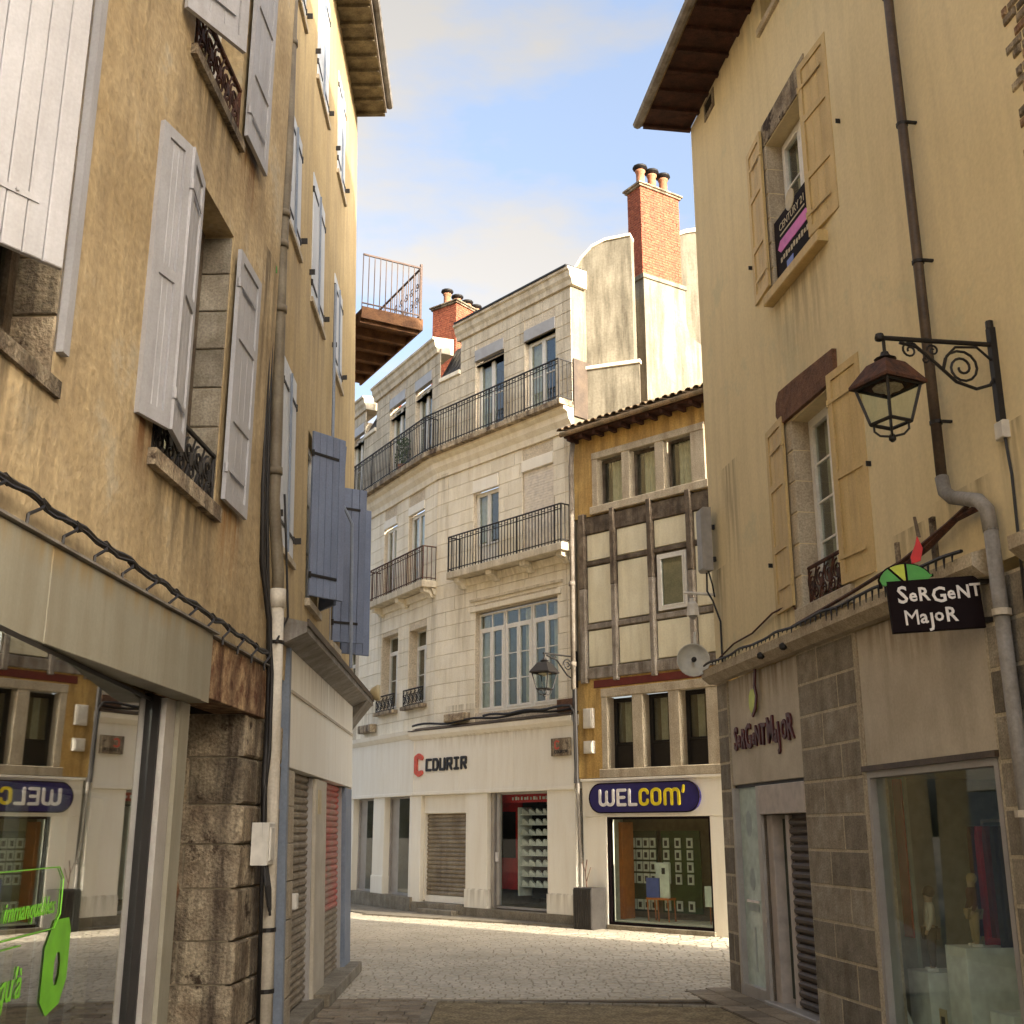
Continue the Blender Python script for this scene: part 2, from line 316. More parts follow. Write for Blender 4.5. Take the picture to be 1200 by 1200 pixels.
def wall(x0, x1, z0, z1, holes=(), depth=.22, o=0, step=1.2):
    xs = {x0, x1}; zs = {z0, z1}
    for h in holes: xs |= {max(x0, h[0]), min(x1, h[1])}; zs |= {max(z0, h[2]), min(z1, h[3])}
    m = M(); xs = sorted(xs); zs = sorted(zs)
    for a, b in zip(xs[:-1], xs[1:]):
        for c, d in zip(zs[:-1], zs[1:]):
            cx, cz = (a + b) / 2, (c + d) / 2
            if any(h[0] < cx < h[1] and h[2] < cz < h[3] for h in holes): continue
            m.quad((a, o, c), (b, o, c), (b, o, d), (a, o, d))
    for h in holes:
        D = h[4] if len(h) > 4 else depth
        a, b, c, d = h[:4]
        m.quad((a, o, c), (a, o, d), (a, o - D, d), (a, o - D, c)); m.quad((b, o, d), (b, o, c), (b, o - D, c), (b, o - D, d))
        m.quad((a, o, c), (a, o - D, c), (b, o - D, c), (b, o, c)); m.quad((a, o - D, d), (a, o, d), (b, o, d), (b, o - D, d))
    return m
def frame(m, x0, x1, z0, z1, w, o0, o1, wb=None):
    wb = wb or w
    m.box(x0, x0 + w, o0, o1, z0, z1); m.box(x1 - w, x1, o0, o1, z0, z1)
    m.box(x0 + w, x1 - w, o0, o1, z0, z0 + wb); m.box(x0 + w, x1 - w, o0, o1, z1 - w, z1)
def window(root, fac, u0, u1, z0, z1, o=-.16, leaves=2, rows=3, mat='wpaint', trans=0, room='dark', curtain=None, fw=.05, lw=.055, low=0, roomdepth=.7, rowz=None):
    """casement window: frame with leaves and glazing bars, one pane object per light, a room behind, maybe a curtain"""
    w = u1 - u0; h = z1 - z0; m = M(); frame(m, 0, w, 0, h, fw, -.03, .03)
    top = h - fw
    if trans: m.box(fw, w - fw, -.03, .03, h - fw - trans, h - fw - trans + .05); top = h - fw - trans
    lwid = (w - 2 * fw) / leaves; panes = []
    zb = fw + (low if low else 0)
    if low: m.box(fw, w - fw, -.015, .015, fw, zb)
    for i in range(leaves):
        a = fw + i * lwid + .004; b = fw + (i + 1) * lwid - .004
        frame(m, a, b, zb + .003, top - .003, lw, -.018, .04)
        zz = [zb + lw + (top - zb - 2 * lw) * k / rows for k in range(rows + 1)]
        for k in range(1, rows): m.box(a + lw, b - lw, -.012, .022, zz[k] - .012, zz[k] + .012)
        for k in range(rows): panes.append((a + lw, b - lw, zz[k] + .01, zz[k + 1] - .01))
    if trans:
        for i in range(leaves): panes.append((fw + i * lwid + .01, fw + (i + 1) * lwid - .01, top + .055, h - fw))
        for i in range(1, leaves): m.box(fw + i * lwid - .02, fw + i * lwid + .02, -.02, .02, top + .05, h - fw)
    win = fac.put(root, 'window', m, mat, u0, o, z0)
    for p in panes:
        key = ('pane', round(p[1] - p[0], 3), round(p[3] - p[2], 3))
        me = cached(key, lambda: M().box(0, p[1] - p[0], -.003, .003, 0, p[3] - p[2]).mesh('pane', 'glass'))
        sub(win, 'pane', me, x=p[0], z=p[2], o=.003)
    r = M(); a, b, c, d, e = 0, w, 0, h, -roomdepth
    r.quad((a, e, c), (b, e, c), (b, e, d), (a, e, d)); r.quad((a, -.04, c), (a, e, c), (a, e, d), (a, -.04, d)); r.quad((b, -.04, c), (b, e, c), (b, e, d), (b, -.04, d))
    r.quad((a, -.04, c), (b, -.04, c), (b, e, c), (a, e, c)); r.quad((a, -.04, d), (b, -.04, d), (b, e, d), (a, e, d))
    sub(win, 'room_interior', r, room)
    if curtain:
        c_ = M(); n = 24
        for (xa, xb) in curtain:
            for k in range(n):
                x = xa + (xb - xa) * k / n; x2 = xa + (xb - xa) * (k + 1) / n
                oo = -.12 + .02 * math.sin(k * 1.7); o2 = -.12 + .02 * math.sin((k + 1) * 1.7)
                c_.quad((x * w, oo, fw), (x2 * w, o2, fw), (x2 * w, o2, h - fw), (x * w, oo, h - fw))
        sub(win, 'curtain', c_, 'curtain')
    return win
def shutter(root, fac, u, o, z, w, h, rz=0, style='panel', mat='shA', n=3, flip=False, straps=True, label=None):
    """leaf hinged at its local x=0 edge, extending to x=w (flip: to x=-w)"""
    sgn = -1 if flip else 1
    def X(m):
        if flip: m.v = [(-x, y, z_) for x, y, z_ in m.v]
        return m
    if style == 'panel':
        fw = .085; m = M(); m.box(0, fw, 0, .035, 0, h); m.box(w - fw, w, 0, .035, 0, h)
        zs = [0] + [h * k / n for k in range(1, n)] + [h]
        m.box(fw, w - fw, 0, .035, 0, fw * 1.2); m.box(fw, w - fw, 0, .035, h - fw, h)
        for k in range(1, n): m.box(fw, w - fw, 0, .035, zs[k] - fw / 2, zs[k] + fw / 2)
        s = fac.put(root, 'shutter', X(m), mat, u, o, z, rz, label=label)
        nb = 3; bw = (w - 2 * fw) / nb
        me = cached(('sb', mat, round(bw, 3), round(h, 3), flip), lambda: X(M().block(0, bw - .004, .006, .02, fw, h - fw, .004)).mesh('board', mat))
        for k in range(nb): sub(s, 'board', me, x=sgn * (fw + k * bw + .002))
    else:
        nb = n; bw = w / nb
        m = M(); m.box(0, w, 0, .006, .0, h)
        s = fac.put(root, 'shutter', X(m), mat, u, o, z, rz, label=label)
        me = cached(('pb', mat, round(bw, 3), round(h, 3), flip), lambda: X(M().block(.002, bw - .003, .006, .032, 0, h, .005)).mesh('board', mat))
        for k in range(nb): sub(s, 'board', me, x=sgn * k * bw)
    if straps:
        smat = 'iron' if mat in ('shB', 'shL') else mat
        for zz in ((.12 * h), (.86 * h)):
            st = M(); st.box(.0, w * .78, .034, .042, zz - .018, zz + .018); st.lathe([(.018, zz - .04), (.018, zz + .04)], 0, .03, 0, 6)
            if mat == 'shA' and style == 'plank':
                for q in range(5): st.lathe([(.012, 0), (.008, .012)], .1 + q * (w * .75 - .1) / 5, .042, zz, 6, 'o')
            sub(s, 'strap_hinge', X(st), smat)
    return s
def railing(m, x0, x1, o, h, z0=0, posts=.0, gap=.11, r=.008, side=True, depth=None):
    """iron railing along x at outset o; side returns to the wall"""
    m.box(x0, x1, o - .02, o + .02, z0 + h - .025, z0 + h); m.box(x0, x1, o - .012, o + .012, z0 + .06, z0 + .08); m.box(x0, x1, o - .012, o + .012, z0 + h - .14, z0 + h - .125)
    n = max(2, int((x1 - x0) / gap))
    for k in range(n + 1):
        x = x0 + (x1 - x0) * k / n; rr = r * (2.0 if k % 12 == 0 or k == n else 1)
        m.box(x - rr, x + rr, o - rr, o + rr, z0, z0 + h - .02)
        if k < n and k % 2 == 0:
            xx = x + (x1 - x0) / n; m.box(x, xx, o - .006, o + .006, z0 + h - .09, z0 + h - .075)
    if side:
        for x in (x0, x1):
            m.box(x - .015, x + .015, 0, o, z0 + h - .025, z0 + h); m.box(x - .01, x + .01, 0, o, z0 + .06, z0 + .08)
            q = max(1, int(o / gap))
            for k in range(q): m.box(x - r, x + r, o * k / q, o * k / q + 2 * r, z0, z0 + h - .02)
def scroll(m, cx, cz, r, turns, o, th, start=0, dirn=1, axis='x'):
    pts = []; n = int(14 * turns)
    for k in range(n + 1):
        t = k / n; a = start + dirn * t * turns * 2 * math.pi; q = r * (1 - .82 * t)
        p = (cx + math.cos(a) * q, cz + math.sin(a) * q)
        pts.append((p[0], o, p[1]) if axis == 'x' else (o, p[0], p[1]))
    m.tube(pts, th, 5); return m
def textmesh(s, size, mat, ext=.006, shear=0, bold=0, sx=1.0, align='CENTER'):
    c = bpy.data.curves.new('lettering', 'FONT'); c.body = s; c.size = size; c.extrude = ext; c.shear = shear; c.offset = bold; c.align_x = align; c.resolution_u = 2
    o = bpy.data.objects.new('lettering', c); COL.objects.link(o); bpy.context.view_layer.update()
    me = bpy.data.meshes.new_from_object(o.evaluated_get(bpy.context.evaluated_depsgraph_get()))
    bpy.data.objects.remove(o); bpy.data.curves.remove(c)
    me.transform(Matrix.Rotation(math.pi / 2, 4, 'X') @ Matrix.Diagonal((sx, 1, 1, 1))); me.materials.clear(); me.materials.append(M_[mat]); me.name = 'lettering'
    return me
def stones(root, fac, rects, h, wlen, holes, mat, name='stone', o0=-.03, o1=.0, gap=.012, c=.008, limit=10**9, jitter=.15, start=0, prot=.004):
    """coursed blocks filling rects (u0,u1,z0,z1) around holes; past the limit the rest becomes one joined part"""
    rest = M(); cnt = start
    for (a0, a1, b0, b1) in rects:
        rows = max(1, round((b1 - b0) / h)); hh = (b1 - b0) / rows
        for r in range(rows):
            z0 = b0 + r * hh; z1 = z0 + hh; x = a0 - (wlen * .5 if r % 2 else 0)
            segs = []; 
            while x < a1 - .02:
                w = wlen * (1 + random.uniform(-jitter, jitter)); segs.append([max(x, a0), min(x + w, a1)]); x += w
            if len(segs) > 1 and segs[-1][1] - segs[-1][0] < .12: segs[-2][1] = segs[-1][1]; segs.pop()
            if len(segs) > 1 and segs[0][1] - segs[0][0] < .12: segs[1][0] = segs[0][0]; segs.pop(0)
            out = []
            for s0, s1 in segs:
                parts = [(s0, s1)]
                for H_ in holes:
                    if H_[2] < z1 - .02 and H_[3] > z0 + .02:
                        np_ = []
                        for p in parts:
                            if H_[1] <= p[0] or H_[0] >= p[1]: np_.append(p); continue
                            if H_[0] - p[0] > .05: np_.append((p[0], H_[0]))
                            if p[1] - H_[1] > .05: np_.append((H_[1], p[1]))
                        parts = np_
                out += parts
            for s0, s1 in out:
                w = s1 - s0 - gap; g = gap / 2; pr = random.uniform(0, prot)
                if cnt < limit:
                    q = round(w, 2)
                    me = cached((name, mat, q, round(hh, 3), o0, c), lambda: M().block(0, q, o0, o1, g, hh - g, c).mesh(name, mat))
                    fac.put(root, name, me, None, s0 + g, pr, z0)
                else: rest.block(s0 + g, s1 - g, o0, o1 + pr, z0 + g, z1 - g, c)
                cnt += 1
    if rest.v: fac.put(root, 'upper_stonework', rest, mat, kind='stuff')
    return cnt

# ------------------------------------------------------------------ street planes
PA = (-2.27, 11.62)
FA = Fac(PA, (.0484757, .99882436))
FB = Fac(PA, (-.0214066, .99977085), .028)
FF = Fac((2.75, 15.46), (.14477062, -.98946524))
P0 = (1.42, 25.42)
FD = Fac(P0, (.71912493, -.69488081))
FC = Fac(P0, (.6504925, -.75951268))
FL = Fac(FC.pt(-5.2)[:2], (.4911453, -.87107766))
FS = Fac(FC.pt(-5.9)[:2], (.4911453, -.87107766))
W0 = Fac((0, 0), (1, 0))          # plain world axes: x right, outwards = -Y

def stain(mat, fac, u, ztop, hw, length, col, amt=1.0):
    t = M_[mat].node_tree; b = t.nodes['Principled BSDF']; N = t.nodes.new; K = t.links.new; src = b.inputs['Base Color'].links[0].from_socket
    g = N('ShaderNodeNewGeometry'); d = N('ShaderNodeVectorMath'); d.operation = 'DOT_PRODUCT'; d.inputs[1].default_value = fac.d; K(g.outputs['Position'], d.inputs[0])
    c = fac.p.dot(fac.d) + u; s1 = N('ShaderNodeMath'); s1.operation = 'SUBTRACT'; s1.inputs[1].default_value = c; K(d.outputs['Value'], s1.inputs[0]); ab = N('ShaderNodeMath'); ab.operation = 'ABSOLUTE'; K(s1.outputs[0], ab.inputs[0])
    m1 = N('ShaderNodeMapRange'); m1.inputs[1].default_value = hw; m1.inputs[2].default_value = hw * .45; K(ab.outputs[0], m1.inputs[0])
    sp_ = N('ShaderNodeSeparateXYZ'); K(g.outputs['Position'], sp_.inputs[0]); m2 = N('ShaderNodeMapRange'); m2.inputs[1].default_value = ztop - length; m2.inputs[2].default_value = ztop; K(sp_.outputs['Z'], m2.inputs[0])
    lt = N('ShaderNodeMath'); lt.operation = 'LESS_THAN'; lt.inputs[1].default_value = ztop + .02; K(sp_.outputs['Z'], lt.inputs[0])
    mp2 = N('ShaderNodeMapping'); mp2.inputs['Scale'].default_value = (7, 7, .7); K(g.outputs['Position'], mp2.inputs[0]); nz = N('ShaderNodeTexNoise'); nz.inputs['Scale'].default_value = 1.5; nz.inputs['Detail'].default_value = 6; K(mp2.outputs[0], nz.inputs['Vector'])
    m3 = N('ShaderNodeMapRange'); m3.inputs[1].default_value = .38; m3.inputs[2].default_value = .62; m3.inputs[4].default_value = amt; K(nz.outputs[0], m3.inputs[0])
    x = m1.outputs[0]
    for y_ in (m2.outputs[0], lt.outputs[0], m3.outputs[0]): mu = N('ShaderNodeMath'); mu.operation = 'MULTIPLY'; K(x, mu.inputs[0]); K(y_, mu.inputs[1]); x = mu.outputs[0]
    mx = N('ShaderNodeMixRGB'); K(x, mx.inputs[0]); K(src, mx.inputs[1]); mx.inputs[2].default_value = (*col, 1); K(mx.outputs[0], b.inputs['Base Color'])
rustc = (.17, .075, .025); soot = (.13, .10, .06)
for u, z, hw, ln, c in ((-4.30, 4.56, .22, .55, rustc), (-3.4, 4.32, .85, .75, soot), (-2.25, 4.50, .38, .7, (.30, .15, .05)), (-6.3, 4.24, .8, .6, soot), (-3.4, 7.68, .8, .7, soot), (-2.4, 7.8, .35, .6, rustc), (-7, 12, 6, 1.5, soot), (-1.5, 7.3, .3, 3.0, soot), (-4.9, 7.9, .05, .7, soot)): stain('plA', FA, u, z, hw, ln, c)
for u, z, hw, ln in ((3.55, 8.02, .9, 1.3), (.9, 6.6, .35, 2.4), (7.25, 4.9, .25, .9), (6.5, 4.6, .5, .5), (.3, 5.3, .3, 1.2), (2.4, 4.3, .5, .3), (5.6, 4.5, .4, .35), (9, 12.3, 9, .9)): stain('plF', FF, u, z, hw, ln, (.30, .235, .14), .8)
for u, z, hw, ln in ((1.8, 4.55, .7, .7), (.5, 8.4, .6, .9), (2.2, 8.3, .7, .9), (2.4, 11.7, .7, .9), (4.4, 11.6, .6, 1), (4.4, 8.3, .6, 1), (3.2, 14.4, 3.5, .8)): stain('plB', FB, u, z, hw, ln, (.22, .16, .09), .7)
for u, z, hw, ln in ((-4.2, 8.0, .35, 2.2), (-.1, 8.0, .35, 3.2), (-2.1, 8.0, 1.9, .5), (-4.9, 11.0, .3, 2.2), (-4.1, 4.9, .7, .4), (-.2, 11, .2, 2.5)): stain('limestone', FC, u, z, hw, ln, (.34, .28, .18), .6)
for u, z, hw, ln in ((-.15, 8.0, .3, 2.6), (-3.6, 8.0, .3, 2.4), (-4.2, 5.4, .8, .9)): stain('limestone', FL, u, z, hw, ln, (.34, .28, .18), .6)
stain('white', FC, -3, 4.15, 3.2, .35, (.50, .42, .30), .5); stain('white', FC, -.4, .62, 1.2, .5, (.40, .34, .25), .6); stain('white', FC, -3.3, .62, .7, .5, (.40, .34, .25), .6); stain('white', FB, 3, 3.7, 3, .5, (.40, .33, .22), .6); stain('panelF', FF, 1.6, 3.8, 1.3, .5, (.20, .13, .06), .9); stain('panelF', FF, 5.5, 3.8, 1.3, .5, (.20, .13, .06), .9); stain('fasciaA', FA, -6, 3.33, 4, .16, (.30, .19, .06), .8)

# ================================================================== THE GROUND
g = M(); g.quad((-300, 300, -.03), (300, 300, -.03), (300, -400, -.03), (-300, -400, -.03))
ground = W0.put(None, 'ground', g, 'groundb'); ground['kind'] = 'structure'
plaza = W0.put(None, 'street', M().box(-12, 14, -60, -14.62, -.028, -.006), 'settjoint'); plaza['kind'] = 'structure'
def in_street(x, y):
    if y < 18.4 and x < -2.55: return False
    if y < 15.46 and x > 2.9 + (15.46 - y) * .146: return False
    d1 = (Vector((x, y, 0)) - FD.p).dot(FD.n); d2 = (Vector((x, y, 0)) - FS.p).dot(FS.n)
    if x > 1.0 and d1 > .1 and y > 20: return False
    if d2 > .3 and y > 24 and d1 > .1: return False
    return -8 < x < 12
st = M(); y = 14.66; row = 0
while y < 34:
    sh = .14 if y < 19 else .2; x = -7.5 + (row % 2) * sh * .6
    while x < 9.5:
        w = sh * random.uniform(1.15, 1.5)
        if in_street(x, y) and abs(x) < 1.0 + y * .33:
            h = random.uniform(-.004, .004); n = len(st.v)
            gx, gy = .007, .007
            P = [(x + gx, y + gy), (x + w - gx, y + gy), (x + w - gx, y + sh - gy), (x + gx, y + sh - gy)]
            for q in P: st.v.append((q[0], q[1], -.012))
            for q, s_ in zip(P, ((1, 1), (-1, 1), (-1, -1), (1, -1))): st.v.append((q[0] + s_[0] * .008, q[1] + s_[1] * .008, .002 + h + random.uniform(-.001, .001)))
            for i in range(4): st.f.append((n + i, n + (i + 1) % 4, n + 4 + (i + 1) % 4, n + 4 + i))
            st.f.append((n + 4, n + 5, n + 6, n + 7))
        x += w
    y += sh; row += 1
o = raw('setts', st.mesh('setts', 'sett'), plaza, kind='stuff')
# near ground: brown paving stones on the left, a dark channel, a yellowish surface beyond it
near = W0.put(None, 'pavement', M().box(-3.4, -.93, -14.60, -8, -.028, -.01), 'groundb'); near['kind'] = 'structure'
y = 14.42; row = 0
while y > 12.2:
    x = -2.62 - random.random() * .15
    while x < -.98:
        w = random.choice((.22, .28, .34)); w = min(w, -.95 - x)
        if w > .08:
            me = cached(('pv', round(w, 2)), lambda: M().prism([(.006, .006), (w - .006, .006), (w - .006, .144), (.006, .144)], -.01, .012, 'z').mesh('paving_stone', 'paver'))
            raw('paving_stone', me, near, (x, y + .15, random.uniform(-.005, .004)), (random.uniform(-.02, .02), random.uniform(-.02, .02), random.uniform(-.02, .02)))
        x += w
    y -= .155; row += 1
chan = W0.put(None, 'drainage_channel', M().box(-3.2, 5.2, -14.63, -14.5, -.03, -.012), 'groundb'); chan['kind'] = 'structure'
yg = W0.put(None, 'road_surface', M().quad((-.90, -8, -.006), (5.6, -8, -.006), (2.75, -13.7, -.006), (2.5, -13.95, -.006), (-.90, -14.42, -.006)), 'yground'); yg['kind'] = 'structure'
k_ = M()
for i in range(14):
    x = -.92 + i * .26; yy = 14.47 - (x + .92) * .14
    me = cached('kerbst', lambda: M().block(.004, .254, 0, .10, -.02, .012, .006).mesh('edging_stone', 'kerb'))
    raw('edging_stone', me, chan, (x, yy + .06, 0), (0, 0, -.14))
me = cached('kerb2', lambda: M().block(.004, .396, 0, .12, -.02, .02, .008).mesh('edging_stone', 'kerb'))
for i in range(6): raw('edging_stone', me, chan, (-.86 + .0 * i, 14.36 - i * .4, -.006), (0, 0, -math.pi / 2))
# darker slab pavement in front of the right-hand shop
pvr = M(); pvr.box(-.15, 9, 0, .62, -.02, .0)
rp_ = FF.put(None, 'shop_pavement', pvr, 'groundb'); rp_['kind'] = 'structure'
for i in range(20):
    for j in range(2):
        me = cached('slabR', lambda: M().prism([(.006, .006), (.434, .006), (.434, .294), (.006, .294)], -.01, .012, 'z').mesh('paving_slab', 'paver'))
        raw('paving_slab', me, rp_, Vector((i * .44 - .15 + (j * .2), -.31 * j - .006, .002 + random.uniform(-.003, .003))))
# brown sloping pavement against the corner shop
pc = M(); pc.prism([(-5.9, 0), (0.2, 0), (0.2, .35), (-5.9, 1.5)], -.01, .035, 'z')
cp = FC.put(None, 'corner_pavement', pc, 'kerb'); cp['kind'] = 'structure'
pc2 = M(); pc2.prism([(-9, 0), (0, 0), (0.2, 1.3), (-9, 1.5)], -.01, .03, 'z')
cp2 = FS.put(None, 'corner_pavement', pc2, 'kerb'); cp2['kind'] = 'structure'

def shell(root, fac, x0, x1, h, depth, mat, top=True, z0=0, d0=.9):
    m = M(); m.box(x0, x0 + .2, -depth, -.25, z0, h); m.box(x1 - .2, x1, -depth, -.25, z0, h); m.box(x0, x1, -depth, -depth + .2, z0, h)
    if top: m.box(x0 + .2, x1 - .2, -depth + .2, -.3, h - .25, h - .02)
    fac.put(root, 'outer_walls', m, mat)

# ================================================================== LEFT NEAR HOUSE (A)
A = FA.root('plastered_house', 'ochre plastered house on the left with grey-white shutters and a clothes shop window', 'house')
hA = [(-6.95, -5.68, 4.30, 6.9), (-4.15, -2.68, 4.38, 6.85), (-4.0, -2.78, 7.75, 9.9), (-10.2, -8.8, 4.3, 6.9), (-10.2, -8.8, 7.8, 9.9), (-7.0, -5.7, 7.75, 9.9)]
FA.put(A, 'wall', wall(-14, -1.18, 3.42, 12.0, hA, .30), 'plA')
FA.put(A, 'wall', wall(-1.18, -.05, 3.36, 3.9, (), .1, -.005), 'plA')
FA.put(A, 'outer_walls', M().box(-14, -1.2, -6, -5.8, 0, 12).box(-14, -13.8, -6, -.3, 0, 12).box(-14, -1.2, -5.8, -.3, 11.8, 12).box(-1.35, -1.2, -5.8, -.31, 3.4, 12), 'plA')
FA.put(A, 'eave', M().box(-14, -1.2, 0, .55, 12.0, 12.12), 'soffitB')
# window 1: plank shutter, angled out over the dark opening
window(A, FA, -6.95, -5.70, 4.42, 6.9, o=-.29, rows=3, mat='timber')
for k in range(7): FA.put(A, 'jamb_stone', M().block(-.28, -.0, 0, .02, .0, .345, .008), 'oldstone', -5.685, -.01, 4.34 + k * .36, -math.pi / 2)
FA.put(A, 'shutter_rebate', M().box(-5.68, -5.60, -.02, .045, 4.48, 6.95), 'shA')
shutter(A, FA, -6.95, -.17, 4.66, .80, 2.55, rz=R(-33), style='plank', mat='shA', n=7)
FA.put(A, 'window_sill', M().box(-7.0, -5.62, -.28, .03, 4.22, 4.32), 'oldstone')
# window 2
window(A, FA, -4.12, -2.72, 4.62, 6.85, o=-.27, rows=4, mat='timber', curtain=[(.6, .9)])
FA.put(A, 'window_sill', M().box(-4.2, -2.66, -.28, .06, 4.30, 4.42), 'oldstone')
jm = M()
for k in range(7): jm.block(-.002, .16, -.001, .012, 4.42 + k * .345, 4.42 + k * .345 + .335, .008)
jmb = [FA.put(A, 'jamb_stone', cached('jamb', lambda: M().block(-.27, .0, 0, .02, .0, .335, .008).mesh('jamb_stone', 'greystone')), None, -2.685, -.01, 4.42 + k * .345, -math.pi / 2) for k in range(7)]
jl = shutter(A, FA, -4.50, .0, 4.56, .36, 2.2, rz=R(-15), style='panel', mat='shA', n=2, straps=False)
shutter(A, FA, -4.17, .11, 4.56, .50, 2.2, rz=R(9), style='panel', mat='shA', n=2)
shutter(A, FA, -2.66, .04, 4.50, .66, 2.24, style='panel', mat='shA', n=3)
# little balcony grille of window 2
def grille(w, h, mat):
    m = M(); m.tube([(0, 0, h), (w, 0, h)], .022, 6); m.tube([(0, 0, .02), (w, 0, .02)], .012, 6)
    for s_ in (0, w): m.tube([(s_, 0, 0), (s_, 0, h)], .014, 6)
    n = max(2, int(w / .22))
    for k in range(n):
        cx = w * (k + .5) / n
        scroll(m, cx - .04, h * .62, h * .26, 1.6, 0, .011, math.pi / 2, 1); scroll(m, cx + .04, h * .3, h * .22, 1.6, 0, .011, -math.pi / 2, -1)
        m.tube([(cx - w / n / 2, 0, 0), (cx, 0, h * .5), (cx + w / n / 2, 0, h)], .010, 5)
        m.prism([(cx + math.cos(q) * .045, h * .5 + math.sin(q) * .06) for q in [i * math.pi / 3 for i in range(6)]], -.012, .012)
    return m
FA.put(A, 'window_grille', grille(1.38, .42, 'iron'), 'iron', -4.1, -.02, 4.42)
FA.put(A, 'window_grille', grille(1.15, .45, 'iron'), 'rustiron', -3.95, .0, 7.76)
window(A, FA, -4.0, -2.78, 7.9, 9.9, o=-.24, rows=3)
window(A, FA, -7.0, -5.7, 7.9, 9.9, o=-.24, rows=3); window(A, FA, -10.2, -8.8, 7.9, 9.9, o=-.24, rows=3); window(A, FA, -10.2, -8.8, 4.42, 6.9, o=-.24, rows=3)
FA.put(A, 'window_sill', M().box(-4.05, -2.7, -.28, .05, 7.66, 7.75), 'oldstone')
shutter(A, FA, -4.33, .03, 7.84, .62, 2.2, rz=R(-28), style='panel', mat='shA', n=3)
shutter(A, FA, -2.75, .05, 7.80, .66, 2.2, style='panel', mat='shA', n=3)
# shop front
def pA(u0, u1, nm='fascia_panel'): FA.put(A, nm, M().block(u0 + .003, u1 - .003, 0, .18, 2.82, 3.33, .004), 'fasciaA')
pA(-8.9, -7.45); pA(-7.45, -5.82); pA(-5.82, -3.22)
FA.put(A, 'fascia_panel', M().box(-12, -8.9, 0, .18, 2.82, 3.33), 'fasciaA')
FA.put(A, 'fascia_panel', M().box(-3.217, -3.02, 0, .17, 2.82, 3.33), 'fasciaA')
FA.put(A, 'lead_flashing', M().prism([(0, 3.335), (.21, 3.335), (.21, 3.35), (0, 3.42)], -12, -2.98, 'x'), 'zinc')
FA.put(A, 'lead_flashing', M().prism([(0, 3.37), (.09, 3.37), (.09, 3.385), (0, 3.42)], -2.98, -.55, 'x'), 'zinc')
FA.put(A, 'rusted_lintel_sheet', M().block(-2.96, -.92, -.28, .05, 2.90, 3.365, .006), 'rust')
FG = Fac(FA.pt(-3.40, -.11)[:2], (math.sin(R(-3.95)), math.cos(R(-3.95))))     # the glass stands at a slight angle to the wall
sw = M(); sw.box(-6.2, .0, -.05, -.008, 2.785, 2.817); sw.box(-6.2, 0, -.05, .02, .12, .34)
shopA = FG.put(A, 'shop_window_frame', sw, 'iron')
FA.put(A, 'shop_window_post', M().box(-3.37, -3.17, -.10, -.02, 0, 2.82), 'alu'); FA.put(A, 'shop_window_post', M().box(-3.165, -2.95, -.2, .012, 0, 2.82), 'fasciaA')
FA.put(A, 'shop_window_post', M().box(-3.40, -3.373, -.16, -.06, 0.0, 2.82), 'iron')
for a in (-6.0, -3.0): sub(shopA, 'pane', M().box(a + .002, a + 2.998, -.006, .0, .34, 2.785), 'shopglass')
ri = M(); ri.quad((-6.2, -2.2, 0), (0, -2.2, 0), (0, -2.2, 2.9), (-6.2, -2.2, 2.9)); ri.quad((-6.2, -2.2, .3), (0, -2.2, .3), (0, -.05, .3), (-6.2, -.05, .3))
ri.quad((-6.2, -2.2, 2.85), (0, -2.2, 2.85), (0, -.05, 2.85), (-6.2, -.05, 2.85)); ri.quad((0, -2.2, 0), (0, -.06, 0), (0, -.06, 2.9), (0, -2.2, 2.9)); ri.quad((-6.2, -2.2, 0), (-6.2, -.05, 0), (-6.2, -.05, 2.9), (-6.2, -2.2, 2.9))
FG.put(A, 'shop_interior', ri, 'darkbrown')
for k in range(12):
    w_ = (.20, .13, .26)[k % 3]; FG.put(A, 'hanging_panel', M().box(0, w_, -.012, 0, .36, 2.12), ('plinth', 'cream', 'wpaint', 'plF')[k % 4], -4.1 + k * .345, -.22 - .05 * (k % 2), 0)
FG.put(A, 'hanging_rail', M().tube([(-4.2, -.24, 2.14), (0, -.24, 2.14)], .015, 6), 'alu')
# green window lettering, lies on the outside of the glass
st_ = FG.root('window_sticker', 'green sticker lettering reading immanquables and collection on the left shop glass', 'sticker', -1.5, .004, 0)
def onG(m, mat, x, z, nm): raw(nm, m if isinstance(m, bpy.types.Mesh) else m.mesh(nm, mat), st_, FG.pt(x - .30, .006, z) - st_.location, (0, 0, FG.a))
onG(textmesh('immanquables', .128, 'stickgreen', .001, .25, .001, 1.05), None, -1.90, 1.49, 'lettering')
onG(textmesh("jusqu'à", .20, 'stickgreen', .001, .25, .002), None, -2.2, 1.13, 'lettering')
onG(textmesh('collection', .16, 'stickgreen', .001, .25, .003), None, -1.8, .74, 'lettering')
oc = M(); ring_o = [(-1.40 + .215 * sx_, 1.215 + .235 * sz_) for sx_, sz_ in ((-.45, 1), (.75, 1), (1, .72), (1, -.35), (.55, -.85), (-.45, -1), (-1, -.65), (-1, .45))]
ring_i = [(-1.40 + .055 * math.cos(q) + .02, 1.20 + .09 * math.sin(q)) for q in [R(112), R(60), R(22), R(-22), R(-65), R(-112), R(-150), R(155)]]
for i in range(8):
    j = (i + 1) % 8; oc.quad((ring_o[i][0], 0, ring_o[i][1]), (ring_o[j][0], 0, ring_o[j][1]), (ring_i[j][0], 0, ring_i[j][1]), (ring_i[i][0], 0, ring_i[i][1]))
onG(oc, 'stickgreen', 0, 0, 'badge')
